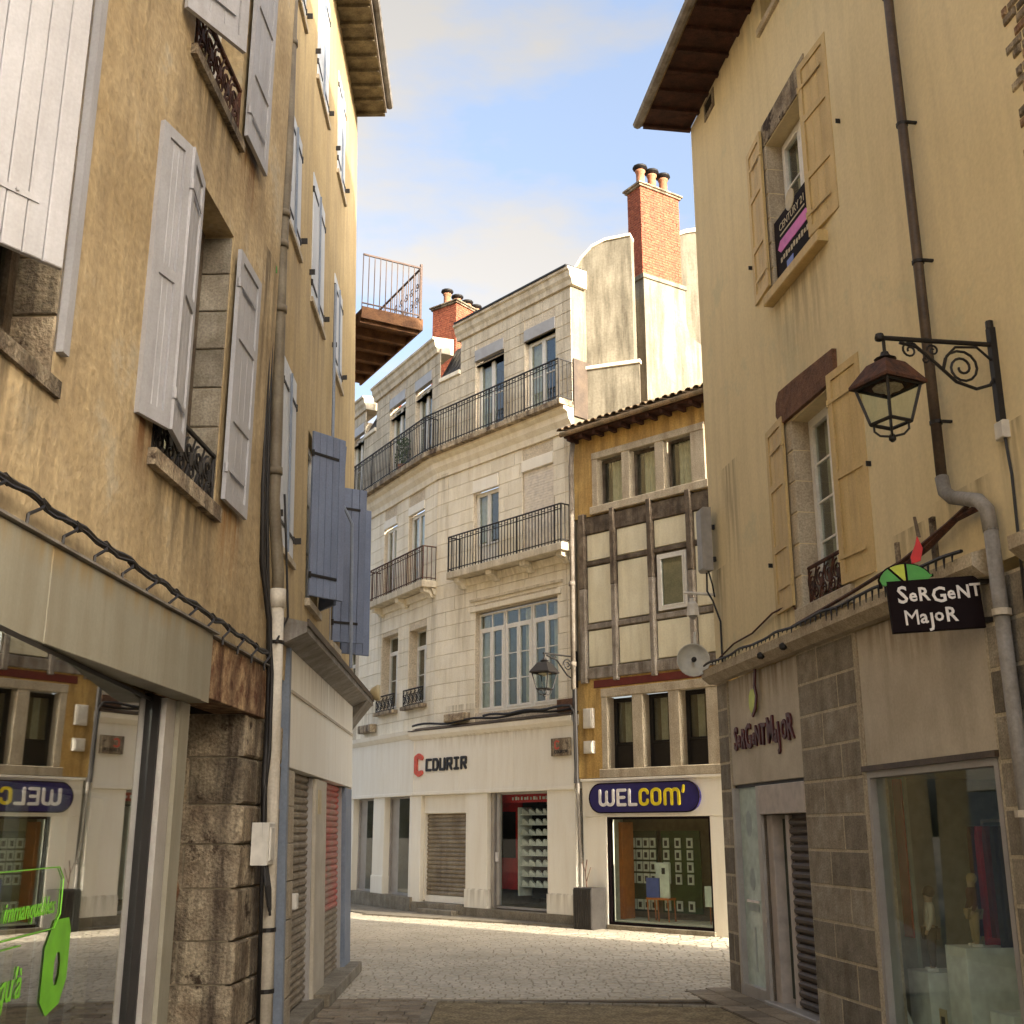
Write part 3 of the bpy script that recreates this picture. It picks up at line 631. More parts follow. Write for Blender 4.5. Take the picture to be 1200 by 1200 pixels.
bl = M(); bl.tube([(-2.9, 0, 1.72), (-1.50, 0, 1.72), (-1.41, 0, 1.66), (-1.41, 0, 1.48), (-1.50, 0, 1.41), (-2.9, 0, 1.41)], .004, 4); bl.tube([(-2.9, 0, 1.37), (-2.0, 0, 1.37)], .0035, 4); bl.tube([(-2.9, 0, .97), (-1.9, 0, .97)], .0035, 4)
bl.tube([(-2.9, 0, .93), (-1.65, 0, .93), (-1.56, 0, .87), (-1.56, 0, .6)], .0035, 4)
onG(bl, 'stickgreen', 0, 0, 'border_line')
# doorway: deep dark passage with a stone pillar on its right
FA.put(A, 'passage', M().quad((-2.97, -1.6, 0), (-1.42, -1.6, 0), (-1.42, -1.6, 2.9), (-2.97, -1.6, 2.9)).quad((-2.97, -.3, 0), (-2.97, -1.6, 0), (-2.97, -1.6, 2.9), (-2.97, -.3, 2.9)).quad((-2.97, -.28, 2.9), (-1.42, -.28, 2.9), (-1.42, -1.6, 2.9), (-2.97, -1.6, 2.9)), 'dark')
FA.put(A, 'pillar_core', M().box(-1.38, -.08, -1.6, -.04, 0, 3.36), 'mortar')
zz = 0; k = 0
while zz < 2.9:
    hh = (.30, .38, .34, .42, .36, .33, .40, .37)[k % 8]; hh = min(hh, 2.93 - zz)
    split = .62 if k % 2 else .34
    FA.put(A, 'quoin_stone', M().block(-1.41 + random.uniform(-.012, .01), -1.41 + split + .12, -.9 if k % 2 else -.45, .015 + random.uniform(0, .03), zz + .008, zz + hh - .008, .02), 'oldstone')
    FA.put(A, 'reveal_stone', M().block(-1.40 + random.uniform(-.015, .01), -1.0, -1.6, (-.92 if k % 2 else -.47), zz + .008, zz + hh - .008, .02), 'oldstone')
    FA.put(A, 'quoin_stone', M().block(-1.27 + split, -.1, -.2, .01 + random.uniform(0, .02), zz + .008, zz + hh - .008, .015), 'oldstone')
    zz += hh; k += 1
FA.put(A, 'stone_boss', M().lathe([(.0, -.02), (.15, -.02), (.17, .04), (.14, .10), (.07, .06), (.0, .055)], 0, 0, 0, 14, 'o'), 'rust', -1.43, -.62, 1.42, R(-90), smooth=True)
# meter box and pipes at the seam between the two houses
mb = FA.root('meter_box', 'small off-white electrical box with looped cables on the stone pillar', 'box', -1.05, .12, 1.6)
FA.put(mb, 'casing', M().block(-1.16, -.93, .05, .20, 1.62, 1.98, .01), 'box'); FA.put(mb, 'cover', M().block(-1.12, -.97, .20, .215, 1.66, 1.94, .006), 'box')
cb = M()
for q in range(3): cb.tube([(-1.12 + q * .05, .16, 1.63), (-1.16 + q * .05, .20, 1.45), (-1.12 + q * .04, .22, 1.28 - .04 * q), (-1.04, .22, 1.25), (-1.0, .2, 1.42), (-1.0, .16, 1.62)], .012, 5)
FA.put(mb, 'cable', cb, 'iron')
dp = FB.root('drainpipe', 'tall beige drainpipe at the seam of the two left houses, white at its foot', 'drainpipe', -1.15, .1, 0)
up = M(); up.tube([(-.78, .12, 12), (-.86, .12, 8.8), (-1.05, .12, 7.6), (-1.06, .12, 5.2), (-1.10, .12, 4.95), (-.82, .13, 4.3), (-.82, .13, 4.05)], .058, 12)
for z_, u_ in ((10.2, -.82), (8.0, -1.0), (7.62, -1.06), (6.9, -1.06), (5.2, -1.07)): up.lathe([(.072, 0), (.072, .07)], u_, .12, z_, 12)
FB.put(dp, 'upper_pipe', up, 'pipeA', smooth=True)
lo = M(); lo.tube([(-.82, .13, 4.12), (-.84, .13, 2.0), (-.9, .13, 0)], .066, 12); lo.lathe([(.08, 0), (.08, .18)], -.82, .13, 3.95, 12)
FB.put(dp, 'lower_pipe', lo, 'pipeW', smooth=True)
for z_, u_ in ((3.6, -.82), (1.05, -.87), (.55, -.885)): FB.put(dp, 'bracket', M().lathe([(.075, 0), (.075, .035)], u_, .13, z_, 12), 'iron')
cab = FB.root('cable_bundle', 'dark cable bundle running down beside the beige drainpipe', 'cable', -1.35, .06, 0)
c1 = M(); c1.tube([(-1.30, .06, 7.25), (-1.32, .06, 6.2), (-1.34, .06, 5.0), (-1.25, .06, 4.3), (-1.05, .1, 3.8), (-.98, .1, 3.4), (-.92, .09, 2.8), (-1.12, .11, 2.35), (-1.08, .11, 1.9)], .028, 6)
c1.tube([(-1.22, .08, 7.2), (-1.24, .08, 6.0), (-1.27, .09, 4.8), (-1.05, .09, 3.9), (-1.0, .13, 3.3), (-1.02, .13, 2.6), (-1.15, .12, 2.2), (-1.15, .12, .3)], .018, 6); c1.tube([(-.75, .16, 5.1), (-.55, .16, 4.5), (-.62, .2, 3.9), (-.95, .15, 3.6)], .012, 5)
FB.put(cab, 'cable', c1, 'iron', smooth=True); FB.put(cab, 'end_cap', M().lathe([(.02, 0), (.05, .03), (.05, .1), (.02, .14)], -1.27, .07, 7.2, 8), 'leafgreen')
# string of icicle lights along the shop fascia
ls = FA.root('light_string', 'black festive light string with short hanging prongs above the left shop fascia', 'light string', -5, .12, 3.5)
lm = M(); pts = []
for k in range(80):
    u = -9 + k * .1; pts.append((u, .10 + .008 * math.sin(k * 1.9), 3.565 - .0195 * (u + 6.3) + .010 * math.sin(k * .9)))
lm.tube(pts, .020, 6); lm.tube([(p[0], p[1] + .015, p[2] - .018 + .01 * math.sin(i * 1.3)) for i, p in enumerate(pts)], .011, 5)
FA.put(ls, 'cable', lm, 'iron')
for k in range(19):
    u = -8.8 + k * .425; z_ = 3.545 - .0195 * (u + 6.3)
    me = cached('prong', lambda: M().tube([(0, 0, .02), (-.06, .03, -.02), (-.21, .03, -.095), (-.215, .03, -.16)], .010, 5).tube([(-.015, 0, .025), (.04, 0, .012)], .026, 6).mesh('prong', 'iron'))
    FA.put(ls, 'prong', me, None, u, .1, z_)

# ================================================================== LEFT FAR HOUSE (B)
B = FB.root('golden_house', 'tall golden plastered house on the left with blue-grey shutters over a closed shop', 'house')
hB = [(-.15, .72, 4.75, 6.85), (1.72, 2.70, 4.55, 6.65), (3.88, 4.75, 4.4, 6.6), (-.15, .72, 8.48, 9.97), (1.68, 2.75, 8.4, 10.2), (3.88, 4.8, 8.38, 9.88), (1.82, 2.9, 11.75, 13.7), (4.0, 4.9, 11.68, 13.45), (-.1, .75, 11.7, 13.4)]
FB.put(B, 'wall', wall(-1.22, 6.7, 3.5, 14.45, hB, .16), 'plB')
FB.put(B, 'wall', wall(.0, 6.7, 0, 3.5, [(0.3, 5.6, 0, 3.4)], .1), 'plB')
FB.put(B, 'outer_walls', M().box(-1.22, -1.1, -6, -.02, 9, 14.4).box(6.6, 6.698, -6, -.002, 0, 14.4).box(-1.1, 6.6, -6, -5.8, 4, 14.4).box(-1.1, 6.6, -5.8, -.2, 14.2, 14.38).box(0.1, 6.6, -2, -1.9, 0, 4).box(-1.1, 6.6, -5.8, -.9, 3.6, 3.8), 'plB')
# eave with rafters
FB.put(B, 'eave_soffit', M().box(-1.2, 6.50, .0, .52, 14.45, 14.52), 'soffitB')
FB.put(B, 'eave_board', M().box(-1.2, 6.52, .52, .55, 14.42, 14.6), 'timberg'); FB.put(B, 'gutter', M().tube([(-1.2, .60, 14.58), (6.53, .60, 14.56)], .065, 8), 'zinc')
for k in range(20): FB.put(B, 'rafter_end', cached('rafB', lambda: M().box(0, .08, .0, .515, -.07, -.005).mesh('rafter_end', 'soffitB')), None, -1.1 + k * .4, 0, 14.45)
FB.put(B, 'roof', M().prism([(.62, 14.64), (-3, 16.0), (-6.3, 14.7), (-6.3, 14.55), (.50, 14.53)], -1.25, 6.52, 'x'), 'tile')
# closed pale shutters in the upper windows
def closed_pair(u0, u1, z0, z1, mat='shL'):
    w = (u1 - u0) / 2
    shutter(B, FB, u0, -.02, z0, w - .003, z1 - z0, style='plank', mat=mat, n=3); shutter(B, FB, u1, -.02, z0, w - .003, z1 - z0, style='plank', mat=mat, n=3, flip=True)
    FB.put(B, 'lock_bar', M().box(u0 + w - .012, u0 + w + .012, .018, .04, z0 + .02, z1 - .05), 'bluegrey')
    FB.put(B, 'window_sill', M().box(u0 - .06, u1 + .06, -.16, .04, z0 - .07, z0 - .002), 'framestone')
    for uu in (u0 - .16, u1 + .16): FB.put(B, 'shutter_catch', M().box(uu, uu + .02, 0, .07, z0 + .25, z0 + .32), 'iron')
for h_ in (hB[0], hB[3], hB[4], hB[5], hB[6], hB[7], hB[8]): closed_pair(*h_[:4])
for h_ in (hB[1], hB[2]):
    window(B, FB, h_[0], h_[1], h_[2], h_[3], o=-.13, rows=3); FB.put(B, 'window_sill', M().box(h_[0] - .05, h_[1] + .05, -.16, .06, h_[2] - .09, h_[2] - .002), 'framestone')
shutter(B, FB, 1.70, .03, 4.58, .52, 2.06, rz=R(-42), style='plank', mat='shB', n=5)
shutter(B, FB, 2.74, .03, 4.58, .52, 2.06, rz=R(-150), style='plank', mat='shB', n=5, flip=False)
shutter(B, FB, 3.86, .03, 4.38, .46, 2.2, rz=R(-62), style='plank', mat='shB', n=4)
shutter(B, FB, 4.78, .03, 4.36, .48, 2.2, rz=R(-52), style='plank', mat='shB', n=4)
# closed shop: box fascia, canopy, two roller shutters
FB.put(B, 'corner_post', M().block(.02, .12, -.05, .125, 0, 3.72, .004), 'bluegrey')
for a, b in ((.12, .55), (.55, 3.1), (3.1, 5.72)): FB.put(B, 'fascia_panel', M().block(a + .002, b - .002, .0, .12, 2.52, 3.70, .004), 'white')
FB.put(B, 'fascia_trim', M().box(.12, 5.72, .12, .135, 3.26, 3.29), 'panelF')
FB.put(B, 'canopy', M().prism([(0, 3.70), (.12, 3.70), (.34, 3.80), (.34, 3.90), (0, 3.98)], -.32, 6.6, 'x'), 'zinc')
FB.put(B, 'canopy_edge', M().box(-.33, 6.61, .342, .36, 3.86, 3.93), 'pipeD')
FB.put(B, 'canopy_soffit', M().prism([(.0, 3.40), (.015, 3.40), (.33, 3.79), (.12, 3.695), (0, 3.695)], 5.73, 6.5, 'x'), 'zinc')
cs = stones(B, FB, [(.13, .50, 0, 2.5)], .36, .36, [], 'framestone', 'stone', .0, .12, .012, .006)
FB.put(B, 'pier', M().block(2.2, 3.1, -.05, .10, 0, 2.5, .01), 'panelF'); FB.put(B, 'pier', M().block(5.02, 5.72, -.2, .115, 0, 2.5, .01), 'bluegrey')
FB.put(B, 'notice', M().box(2.35, 2.62, .10, .106, 2.1, 2.38), 'gold'); FB.put(B, 'lock_box', M().block(.55, .66, .1, .16, 1.15, 1.3, .01), 'box')
FB.put(B, 'door_sill', M().block(.12, 2.25, -.2, .22, 0, .10, .01), 'kerb'); FB.put(B, 'door_sill', M().block(2.25, 5.72, -.2, .28, 0, .14, .01), 'kerb')
for (u0, u1, mat) in ((.52, 2.18, 'slat'), (3.12, 5.0, 'slatR')):
    rs = FB.put(B, 'roller_shutter', M().box(u0, u1, -.10, -.02, .1, 2.5).box(u0, u0 + .05, -.02, .06, .1, 2.5).box(u1 - .05, u1, -.02, .06, .1, 2.5), 'alu')
    me = M().prism([(-.02, 0), (-.005, .0), (.018, .02), (.022, .05), (-.005, .078), (-.02, .078)], u0 + .052, u1 - .052, 'x').mesh('slat', mat)
    me2 = me.copy(); me2.materials.clear(); me2.materials.append(M_['slat'])
    for k in range(30): raw('slat', me if (mat == 'slat' or k > 9) else me2, rs, (0, 0, .12 + k * .08))
al = FB.root('alarm_horn', 'small round siren on the far end of the left shop canopy', 'siren', 6.5, .45, 4.05)
FB.put(al, 'horn', M().lathe([(.04, 0), (.09, .04), (.13, .12), (.12, .16), (.05, .15)], 6.45, .3, 3.98, 12, 'o'), 'gold', smooth=True); FB.put(al, 'bracket', M().box(6.40, 6.50, .02, .32, 3.95, 4.0), 'iron')
cv = FB.root('drainpipe', 'thin dark downpipe between the blue-grey shutters of the left house', 'drainpipe', 3.4, .06, 3.9)
FB.put(cv, 'pipe', M().tube([(3.5, .07, 9.5), (3.4, .07, 6.5), (3.4, .35, 5.9), (3.4, .35, 3.95)], .022, 6), 'bluegrey')

# ---- house hidden behind B, only its balcony juts out
G = Fac((-2.66, 18.62), (-.47869, .87798))
GB = G.root('hidden_house', 'house hidden behind the left corner, its railed timber balcony jutting into the sky', 'house')
G.put(GB, 'wall', wall(.7, 9, 0, 13.2, [(.9, 1.9, 10.85, 13.0)], .2), 'plB')
G.put(GB, 'outer_walls', M().box(.7, 9, -3.2, -3, 0, 13).box(.7, 9, -3, -.25, 12.8, 13), 'plB')
window(GB, G, .9, 1.9, 10.85, 13.0, o=-.15)
bal = G.put(GB, 'balcony', M().box(0, 3.0, .0, 1.14, 10.72, 10.80), 'deck')
sub(bal, 'fascia_board', M().box(-.03, 3.0, 1.14, 1.18, 10.62, 10.84), 'deck'); sub(bal, 'fascia_board', M().box(-.03, 0, 0, 1.14, 10.62, 10.84), 'deck')
for k in range(6): sub(bal, 'joist', cached('joist', lambda: M().box(-.05, .05, 0, 1.12, -.16, 0).mesh('joist', 'deck')), x=.1 + k * .52, z=10.718)
rl = M()
rl.box(-.02, 3.0, 1.115, 1.145, 11.84, 11.87); rl.box(-.02, 3.0, 1.12, 1.14, 10.9, 10.92)
for k in range(28): rl.box(k * .11, k * .11 + .012, 1.124, 1.136, 10.82, 11.85)
rl.box(-.025, .005, 0, 1.115, 11.84, 11.87); rl.box(-.02, 0, 0, 1.12, 10.9, 10.92)
for k in range(11): rl.box(-.018, -.004, k * .11, k * .11 + .012, 10.82, 11.85)
rl.box(-.03, .01, 1.11, 1.15, 10.8, 11.93)
for k in range(5): scroll(rl, .15 + k * .25, 11.25, .11, 1.5, 1.13, .008, math.pi / 2 * (1 if k % 2 else -1)); scroll(rl, .15 + k * .25, 11.55, .09, 1.4, 1.13, .008, 0, -1)
sub(bal, 'railing', rl, 'browniron')

# ================================================================== CORNER BUILDING (C)
C = FC.root('corner_building', 'pale limestone corner building with iron balconies over a white shoe shop', 'building')
hC = [(-3.58, -.60, 4.66, 7.12), (-3.70, -2.70, 8.24, 10.55), (-1.80, -.69, 8.24, 10.62), (-3.66, -2.50, 11.75, 14.15), (-1.70, -.56, 11.75, 14.05)]
hL = [(-3.5, -2.38, 5.15, 7.2), (-1.66, -.55, 5.15, 7.12), (-3.55, -2.68, 8.24, 10.62), (-1.86, -.82, 8.24, 10.62), (-3.4, -2.28, 11.75, 14.35), (-1.6, -.50, 11.75, 14.3), (-6.4, -5.4, 11.75, 14.3), (-6.4, -5.5, 8.24, 10.6), (-6.4, -5.5, 5.15, 7.2)]
FC.put(C, 'wall', wall(-5.2, 0, 4.2, 13.7, [(*h[:3], min(h[3], 13.7)) for h in hC], .24, -.018), 'joint')
FC.put(C, 'wall', wall(-4.3, 0, 13.7, 14.7, [(h[0], h[1], 13.7, h[3]) for h in hC if h[3] > 13.7], .24, -.018), 'joint')
FL.put(C, 'wall', wall(-9, 0, 4.2, 13.7, [(*h[:3], min(h[3], 13.7)) for h in hL], .24, -.018), 'joint')
for a, b in ((-4.45, 0), (-9, -5.3)): FL.put(C, 'wall', wall(a, b, 13.7, 14.75, [(h[0], h[1], 13.7, h[3]) for h in hL if h[3] > 13.7 and a < h[0] < b], .24, -.018), 'joint')
n_ = stones(C, FC, [(-5.2, 0, 4.4, 10.95)], .36, .85, hC, 'limestone', o0=-.02, o1=0, gap=.010, c=.005, prot=.002, jitter=.1, limit=160)
n2 = stones(C, FL, [(-5.2, 0, 4.4, 10.95)], .36, .85, hL, 'limestone', o0=-.02, o1=0, gap=.010, c=.005, prot=.002, jitter=.1, limit=120)
stones(C, FC, [(-5.2, 0, 11.6, 13.7), (-4.3, 0, 13.7, 14.62)], .36, .85, hC, 'limegrey', o0=-.02, o1=0, gap=.012, c=.005, limit=0)
stones(C, FL, [(-9, 0, 11.6, 13.7), (-4.45, 0, 13.7, 14.62), (-9, -5.3, 13.7, 14.62)], .36, .85, hL, 'limegrey', o0=-.02, o1=0, gap=.012, c=.005, limit=0)
FC.put(C, 'end_wall', M().box(-.25, 0, -.5, -.02, 0, 14.72), 'plG'); FC.put(C, 'rear_wall', M().box(-5.2, -2.6, -9, -8.8, 0, 14.7), 'plG')
FC.put(C, 'roof_body', M().box(-5.2, -.3, -2.0, -1.0, 14.3, 14.5), 'slate'); FC.put(C, 'rear_roof', M().box(-5.2, -2.6, -8.8, -2.01, 14.3, 14.5), 'slate'); FC.put(C, 'floor_slab', M().box(-5.6, -.25, -8.8, -1.2, 4.0, 4.2), 'slate'); FL.put(C, 'roof_body', M().box(-9, 0, -6, -.9, 14.3, 14.5), 'slate')
# cornices: stepped profiles
def cornice(fac, a, b, prof, nm='cornice', mat='limestone'): FC_ = fac.put(C, nm, M().prism(prof, a, b, 'x'), mat); return FC_
prof_top = [(0, 14.66), (.05, 14.66), (.07, 14.78), (.12, 14.86), (.14, 15.0), (.19, 15.03), (.19, 15.09), (-.45, 15.14), (-.45, 14.66)]
cornice(FC, -4.42, .1, prof_top, mat='limegrey'); cornice(FL, -4.57, -.12, [(p[0] if p[0] > -.5 else -.2, p[1]) for p in prof_top], mat='limegrey'); cornice(FL, -9, -5.2, prof_top, mat='limegrey')
cornice(FC, -4.35, .06, [(.19, 15.095), (.22, 15.095), (.22, 15.14), (-.45, 15.19), (-.45, 15.15)], 'roof_edge', 'slate')
prof_mid = [(-.02, 10.95), (.05, 10.95), (.07, 11.10), (.16, 11.22), (.18, 11.36), (.30, 11.42), (.30, 11.50), (-.02, 11.50)]
cornice(FC, -5.25, .02, prof_mid); cornice(FL, -9, .05, prof_mid)
for fac, a, b in ((FC, -5.28, .05), (FL, -9, .05)):
    s_ = fac.put(C, 'balcony', M().block(a, b, 0, .46, 11.5, 11.64, .01), 'oldstone')
    r_ = M(); railing(r_, a + .03, b - .06, .42, 1.02, 11.64, side=(fac is FC)); sub(s_, 'railing', r_, 'iron')
FC.put(C, 'side_screen', M().box(.02, .05, -.75, -.02, 11.3, 12.75), 'pipeD')
# mansard zones between the attic bays
for fac, a, b in ((FC, -5.2, -4.3), (FL, -5.3, -4.45)):
    fac.put(C, 'coping', M().block(a, b, -.1, .06, 13.7, 13.82, .01), 'limestone')
    n = 5; wd = (b - a) / n
    for k in range(n): fac.put(C, 'slate_strip', M().prism([(-.04, 13.82), (.0, 13.82), (-.55, 14.85), (-.6, 14.85)], a + k * wd + .012, a + (k + 1) * wd - .02, 'x'), 'slate')
    fac.put(C, 'mansard_backing', M().prism([(-.08, 13.8), (-.05, 13.8), (-.6, 14.85), (-.65, 14.85)], a, b, 'x'), 'iron')
# windows of C
for (u0, u1, z0, z1) in hC[3:] + []:
    FC.put(C, 'blind_box', M().block(u0, u1, -.10, .03, z1 - .32, z1 - .01, .006), 'bluegrey' if False else 'alu'); window(C, FC, u0, u1, z0 + .02, z1 - .33, o=-.17, rows=2, curtain=[(0, .3), (.72, 1)], rowz=None)
for (u0, u1, z0, z1) in hL[4:7]:
    FL.put(C, 'blind_box', M().block(u0, u1, -.10, .03, z1 - .32, z1 - .01, .006), 'alu'); window(C, FL, u0, u1, z0 + .02, z1 - .33, o=-.17, rows=2, curtain=[(0, .35)])
FC.put(C, 'blind_box', M().block(-3.70, -2.70, -.08, .03, 10.22, 10.54, .006), 'white'); window(C, FC, -3.70, -2.70, 8.26, 10.22, o=-.15, rows=1, curtain=[(0, .3), (.7, 1)], low=.5)
rb = FC.put(C, 'roller_blind', M().box(-1.80, -.69, -.12, -.06, 8.24, 10.32), 'beigesh'); FC.put(C, 'blind_box', M().block(-1.80, -.69, -.08, .03, 10.33, 10.61, .006), 'white')
bs_ = M().block(-1.79, -.70, 0, .012, .004, .064, .003).mesh('slat', 'beigesh')
for k in range(30): raw('slat', bs_, rb, (0, .06, 8.26 + k * .068))
for (u0, u1, z0, z1) in (hL[2], hL[3], hL[7]):
    FL.put(C, 'blind_box', M().block(u0, u1, -.08, .02, z1 - .25, z1 - .01, .006), 'white'); window(C, FL, u0, u1, z0, z1 - .26, o=-.14, rows=1, curtain=[(0, 1)])
for (u0, u1, z0, z1) in (hL[0], hL[1], hL[8]):
    window(C, FL, u0, u1, z0, z1, o=-.28, rows=2, trans=.42, curtain=None, room='darkbrown')
    FL.put(C, 'window_grille', grille(u1 - u0 + .1, .42, 'iron'), 'iron', u0 - .05, .10, z0 - .06); FL.put(C, 'window_sill', M().block(u0 - .1, u1 + .1, 0, .18, z0 - .16, z0 - .07, .01), 'oldstone')
w3 = (3.58 - .60) / 3
for k in range(3): window(C, FC, -3.58 + k * w3 + .01, -3.58 + (k + 1) * w3 - .01, 4.68, 7.08, o=-.16, leaves=2, rows=3, trans=.36, curtain=[(.0, .25)] if k == 0 else [(.6, .95)], room='darkbrown')
FC.put(C, 'window_surround', M().block(-3.75, -.45, 0, .05, 7.14, 7.26, .01), 'limestone')
pr = [(0, 7.40), (.05, 7.40), (.06, 7.46), (0, 7.46)]; FC.put(C, 'string_course', M().prism(pr, -3.75, -.4, 'x'), 'limegrey')
for fac, a, b in ((FC, -4.25, .02), (FL, -3.75, -.0)):
    s_ = fac.put(C, 'balcony', M().block(a, b, 0, .42, 8.02, 8.20, .015), 'limegrey')
    r_ = M(); railing(r_, a + .04, b - .05, .38, .92, 8.20, side=True); sub(s_, 'railing', r_, 'iron' if fac is FC else 'rustiron')
    n = 4 if fac is FC else 3
    for k in range(n):
        x = a + .2 + (b - a - .5) * k / (n - 1); sub(s_, 'corbel', cached('corb', lambda: M().prism([(0, 0), (.10, 0), (.16, .10), (.32, .14), (.34, .24), (0, .24)], 0, .2, 'x').mesh('corbel', 'limestone')), x=x, z=7.778)
    sub(s_, 'moulding', M().prism([(0, 7.84), (.06, 7.84), (.12, 8.0), (0, 8.0)], a + .05, b - .05, 'x'), 'limestone')
pf = M(); pf.box(-.04, .04, 0, .02, 4.4, 10.95)
FC.put(C, 'corner_joint', M().box(-.28, -.262, -.02, .004, 4.4, 10.95), 'joint')
# small balcony seen past the golden house
s_ = FL.put(C, 'balcony', M().block(-9, -4.9, 0, .42, 8.02, 8.20, .015), 'limegrey'); r_ = M(); railing(r_, -8.9, -4.95, .38, .92, 8.20); sub(s_, 'railing', r_, 'rustiron')
# potted plant on the top balcony
pp = FL.root('potted_plant', 'dark leafy plant in a pot on the top balcony of the corner building', 'plant', -1.9, .25, 11.64)
FL.put(pp, 'pot', M().lathe([(.10, 0), (.15, .22), (.16, .24)], -1.95, .2, 11.64, 10), 'terracotta')
lf = M()
for k in range(260):
    a = random.uniform(0, 6.28); r = random.random() ** .6 * .3; h = random.uniform(.2, 1.0); x, o_, z = -1.95 + math.cos(a) * r, .2 + math.sin(a) * r * .6, 11.64 + h
    t = random.uniform(0, 6.28); s = .045; lf.quad((x, o_, z), (x + math.cos(t) * s, o_ + math.sin(t) * s, z + s * .5), (x + math.cos(t) * s * 1.2, o_ + math.sin(t) * s * 1.2, z + s * 1.6), (x, o_, z + s))
FL.put(pp, 'leaves', lf, 'green')
# --- shop front
def Cb(nm, x0, x1, o0, o1, z0, z1, mat='white', c=.008, fac=FC): return fac.put(C, nm, M().block(x0, x1, o0, o1, z0, z1, c), mat)
for a, b in ((-5.94, -4.0), (-4.0, -2.0), (-2.0, .02)): Cb('fascia_panel', a + .003, b - .003, -.1, .12, 2.80, 4.16, c=.004)
for a, b in ((-9.5, -4.0), (-4.0, -2.0), (-2.0, .08)): Cb('fascia_panel', a + .003, b - .003, -.1, .12, 2.80, 4.22, c=.004, fac=FS)
Cb('fascia_moulding', -5.95, .03, .0, .145, 2.78, 2.86); Cb('fascia_moulding', -9.5, .08, .0, .145, 2.78, 2.86, fac=FS)
cornice(FC, -5.98, .05, [(0, 4.14), (.14, 4.14), (.22, 4.24), (.24, 4.34), (-.3, 4.42)], 'shop_cornice', 'white'); cornice(FS, -9.5, .10, [(0, 4.20), (.14, 4.20), (.22, 4.30), (.24, 4.40), (-.5, 4.46)], 'shop_cornice', 'white')
FC.put(C, 'lead_capping', M().prism([(.25, 4.352), (.25, 4.372), (-.02, 4.46), (-.02, 4.43)], -5.98, .05, 'x'), 'pipeD')
Cb('pier', -.90, .0, -.2, .09, .22, 2.78); Cb('pier', -3.76, -2.97, -.2, .09, .22, 2.78); Cb('pier', -5.94, -5.56, -.2, .09, .26, 2.78); Cb('pier_base', -.92, .01, -.2, .11, .22, .62); Cb('pier_base', -3.78, -2.95, -.2, .11, .22, .62)
Cb('pier', -.18, .03, -.2, .09, .30, 2.78, fac=FS); Cb('pier', -2.52, -1.78, -.2, .09, .36, 2.78, fac=FS); Cb('pier', -9, -3.95, -.2, .09, .36, 2.78, fac=FS); Cb('pier_base', -2.54, -1.76, -.2, .11, .36, .8, fac=FS)
Cb('stone_plinth', -3.8, .03, -.4, .13, .03, .22, 'kerb'); Cb('stone_plinth', -5.95, -3.8, -.4, .13, .03, .26, 'kerb'); Cb('stone_plinth', -9, .06, -.4, .14, .03, .36, 'kerb', fac=FS)
Cb('door_step', -5.3, -3.95, .13, .34, .03, .13, 'kerb')
Cb('shutter_housing', -5.55, -3.77, -.12, -.0, 2.34, 2.78)
rs = FC.put(C, 'roller_shutter', M().box(-5.55, -3.77, -.16, -.12, .27, 2.34).box(-5.55, -5.50, -.12, -.02, .3, 2.34).box(-5.5, -3.77, -.12, -.04, .27, .42), 'white')
me = M().prism([(-.02, 0), (-.005, .0), (.018, .02), (.022, .06), (-.005, .094), (-.02, .094)], -5.495, -3.79, 'x').mesh('slat', 'slat')
for k in range(19): raw('slat', me, rs, (0, .10, .43 + k * .1))
def shopbox(root, fac, x0, x1, z0, z1, d, mat, d0=-.14):
    m = M(); m.quad((x0, -d, z0), (x1, -d, z0), (x1, -d, z1), (x0, -d, z1)); m.quad((x0, d0, z0), (x0, -d, z0), (x0, -d, z1), (x0, d0, z1)); m.quad((x1, d0, z0), (x1, -d, z0), (x1, -d, z1), (x1, d0, z1))
    m.quad((x0, d0, z0), (x1, d0, z0), (x1, -d, z0), (x0, -d, z0)); m.quad((x0, d0, z1), (x1, d0, z1), (x1, -d, z1), (x0, -d, z1)); return fac.put(root, 'shop_interior', m, mat)
shopbox(C, FC, -3.7, -.92, .24, 2.78, 2.2, 'darkbrown', -.21)
fr = M(); frame(fr, -2.95, -.9, .24, 2.78, .05, -.14, -.08); fr.box(-2.95, -2.84, -.14, -.02, .24, 2.78); fr.box(-2.80, -2.70, -.14, -.06, .3, 2.74)
wf = FC.put(C, 'shop_window_frame', fr, 'alu'); sub(wf, 'pane', M().box(-2.70, -.955, -.12, -.112, .295, 2.73), 'shopglass2')
sub(wf, 'handle', M().box(-2.77, -2.73, -.06, -.0, 1.25, 1.45), 'signwhite')
FC.put(C, 'red_door', M().box(-3.35, -2.52, -.62, -.58, .62, 2.74).box(-3.25, -2.65, -.575, -.56, .64, 1.22), 'red'); FC.put(C, 'door_glass', M().box(-3.2, -2.72, -.575, -.565, 1.32, 2.36), 'dark')
FC.put(C, 'red_banner', M().box(-3.0, -1.0, -.30, -.28, 2.55, 2.76), 'red')
for k in range(14): FC.put(C, 'banner_print', M().box(-2.5 + k * .105, -2.5 + k * .105 + (.05, .08, .035)[k % 3], -.279, -.275, 2.61, 2.67 + .012 * (k % 2)), 'signwhite')
shelf = FC.root('shoe_shelf', 'tall shelf of white trainers inside the red-framed corner shop window', 'shelf', -1.4, -.8, .5)
sh = M(); sh.box(-2.50, -2.46, -.85, -.45, .5, 2.45); sh.box(-1.49, -1.46, -.85, -.45, .5, 2.45)
FC.put(shelf, 'upright', sh, 'signwhite'); FC.put(shelf, 'backboard', M().box(-2.5, -1.46, -.9, -.86, .45, 2.5), 'dark')
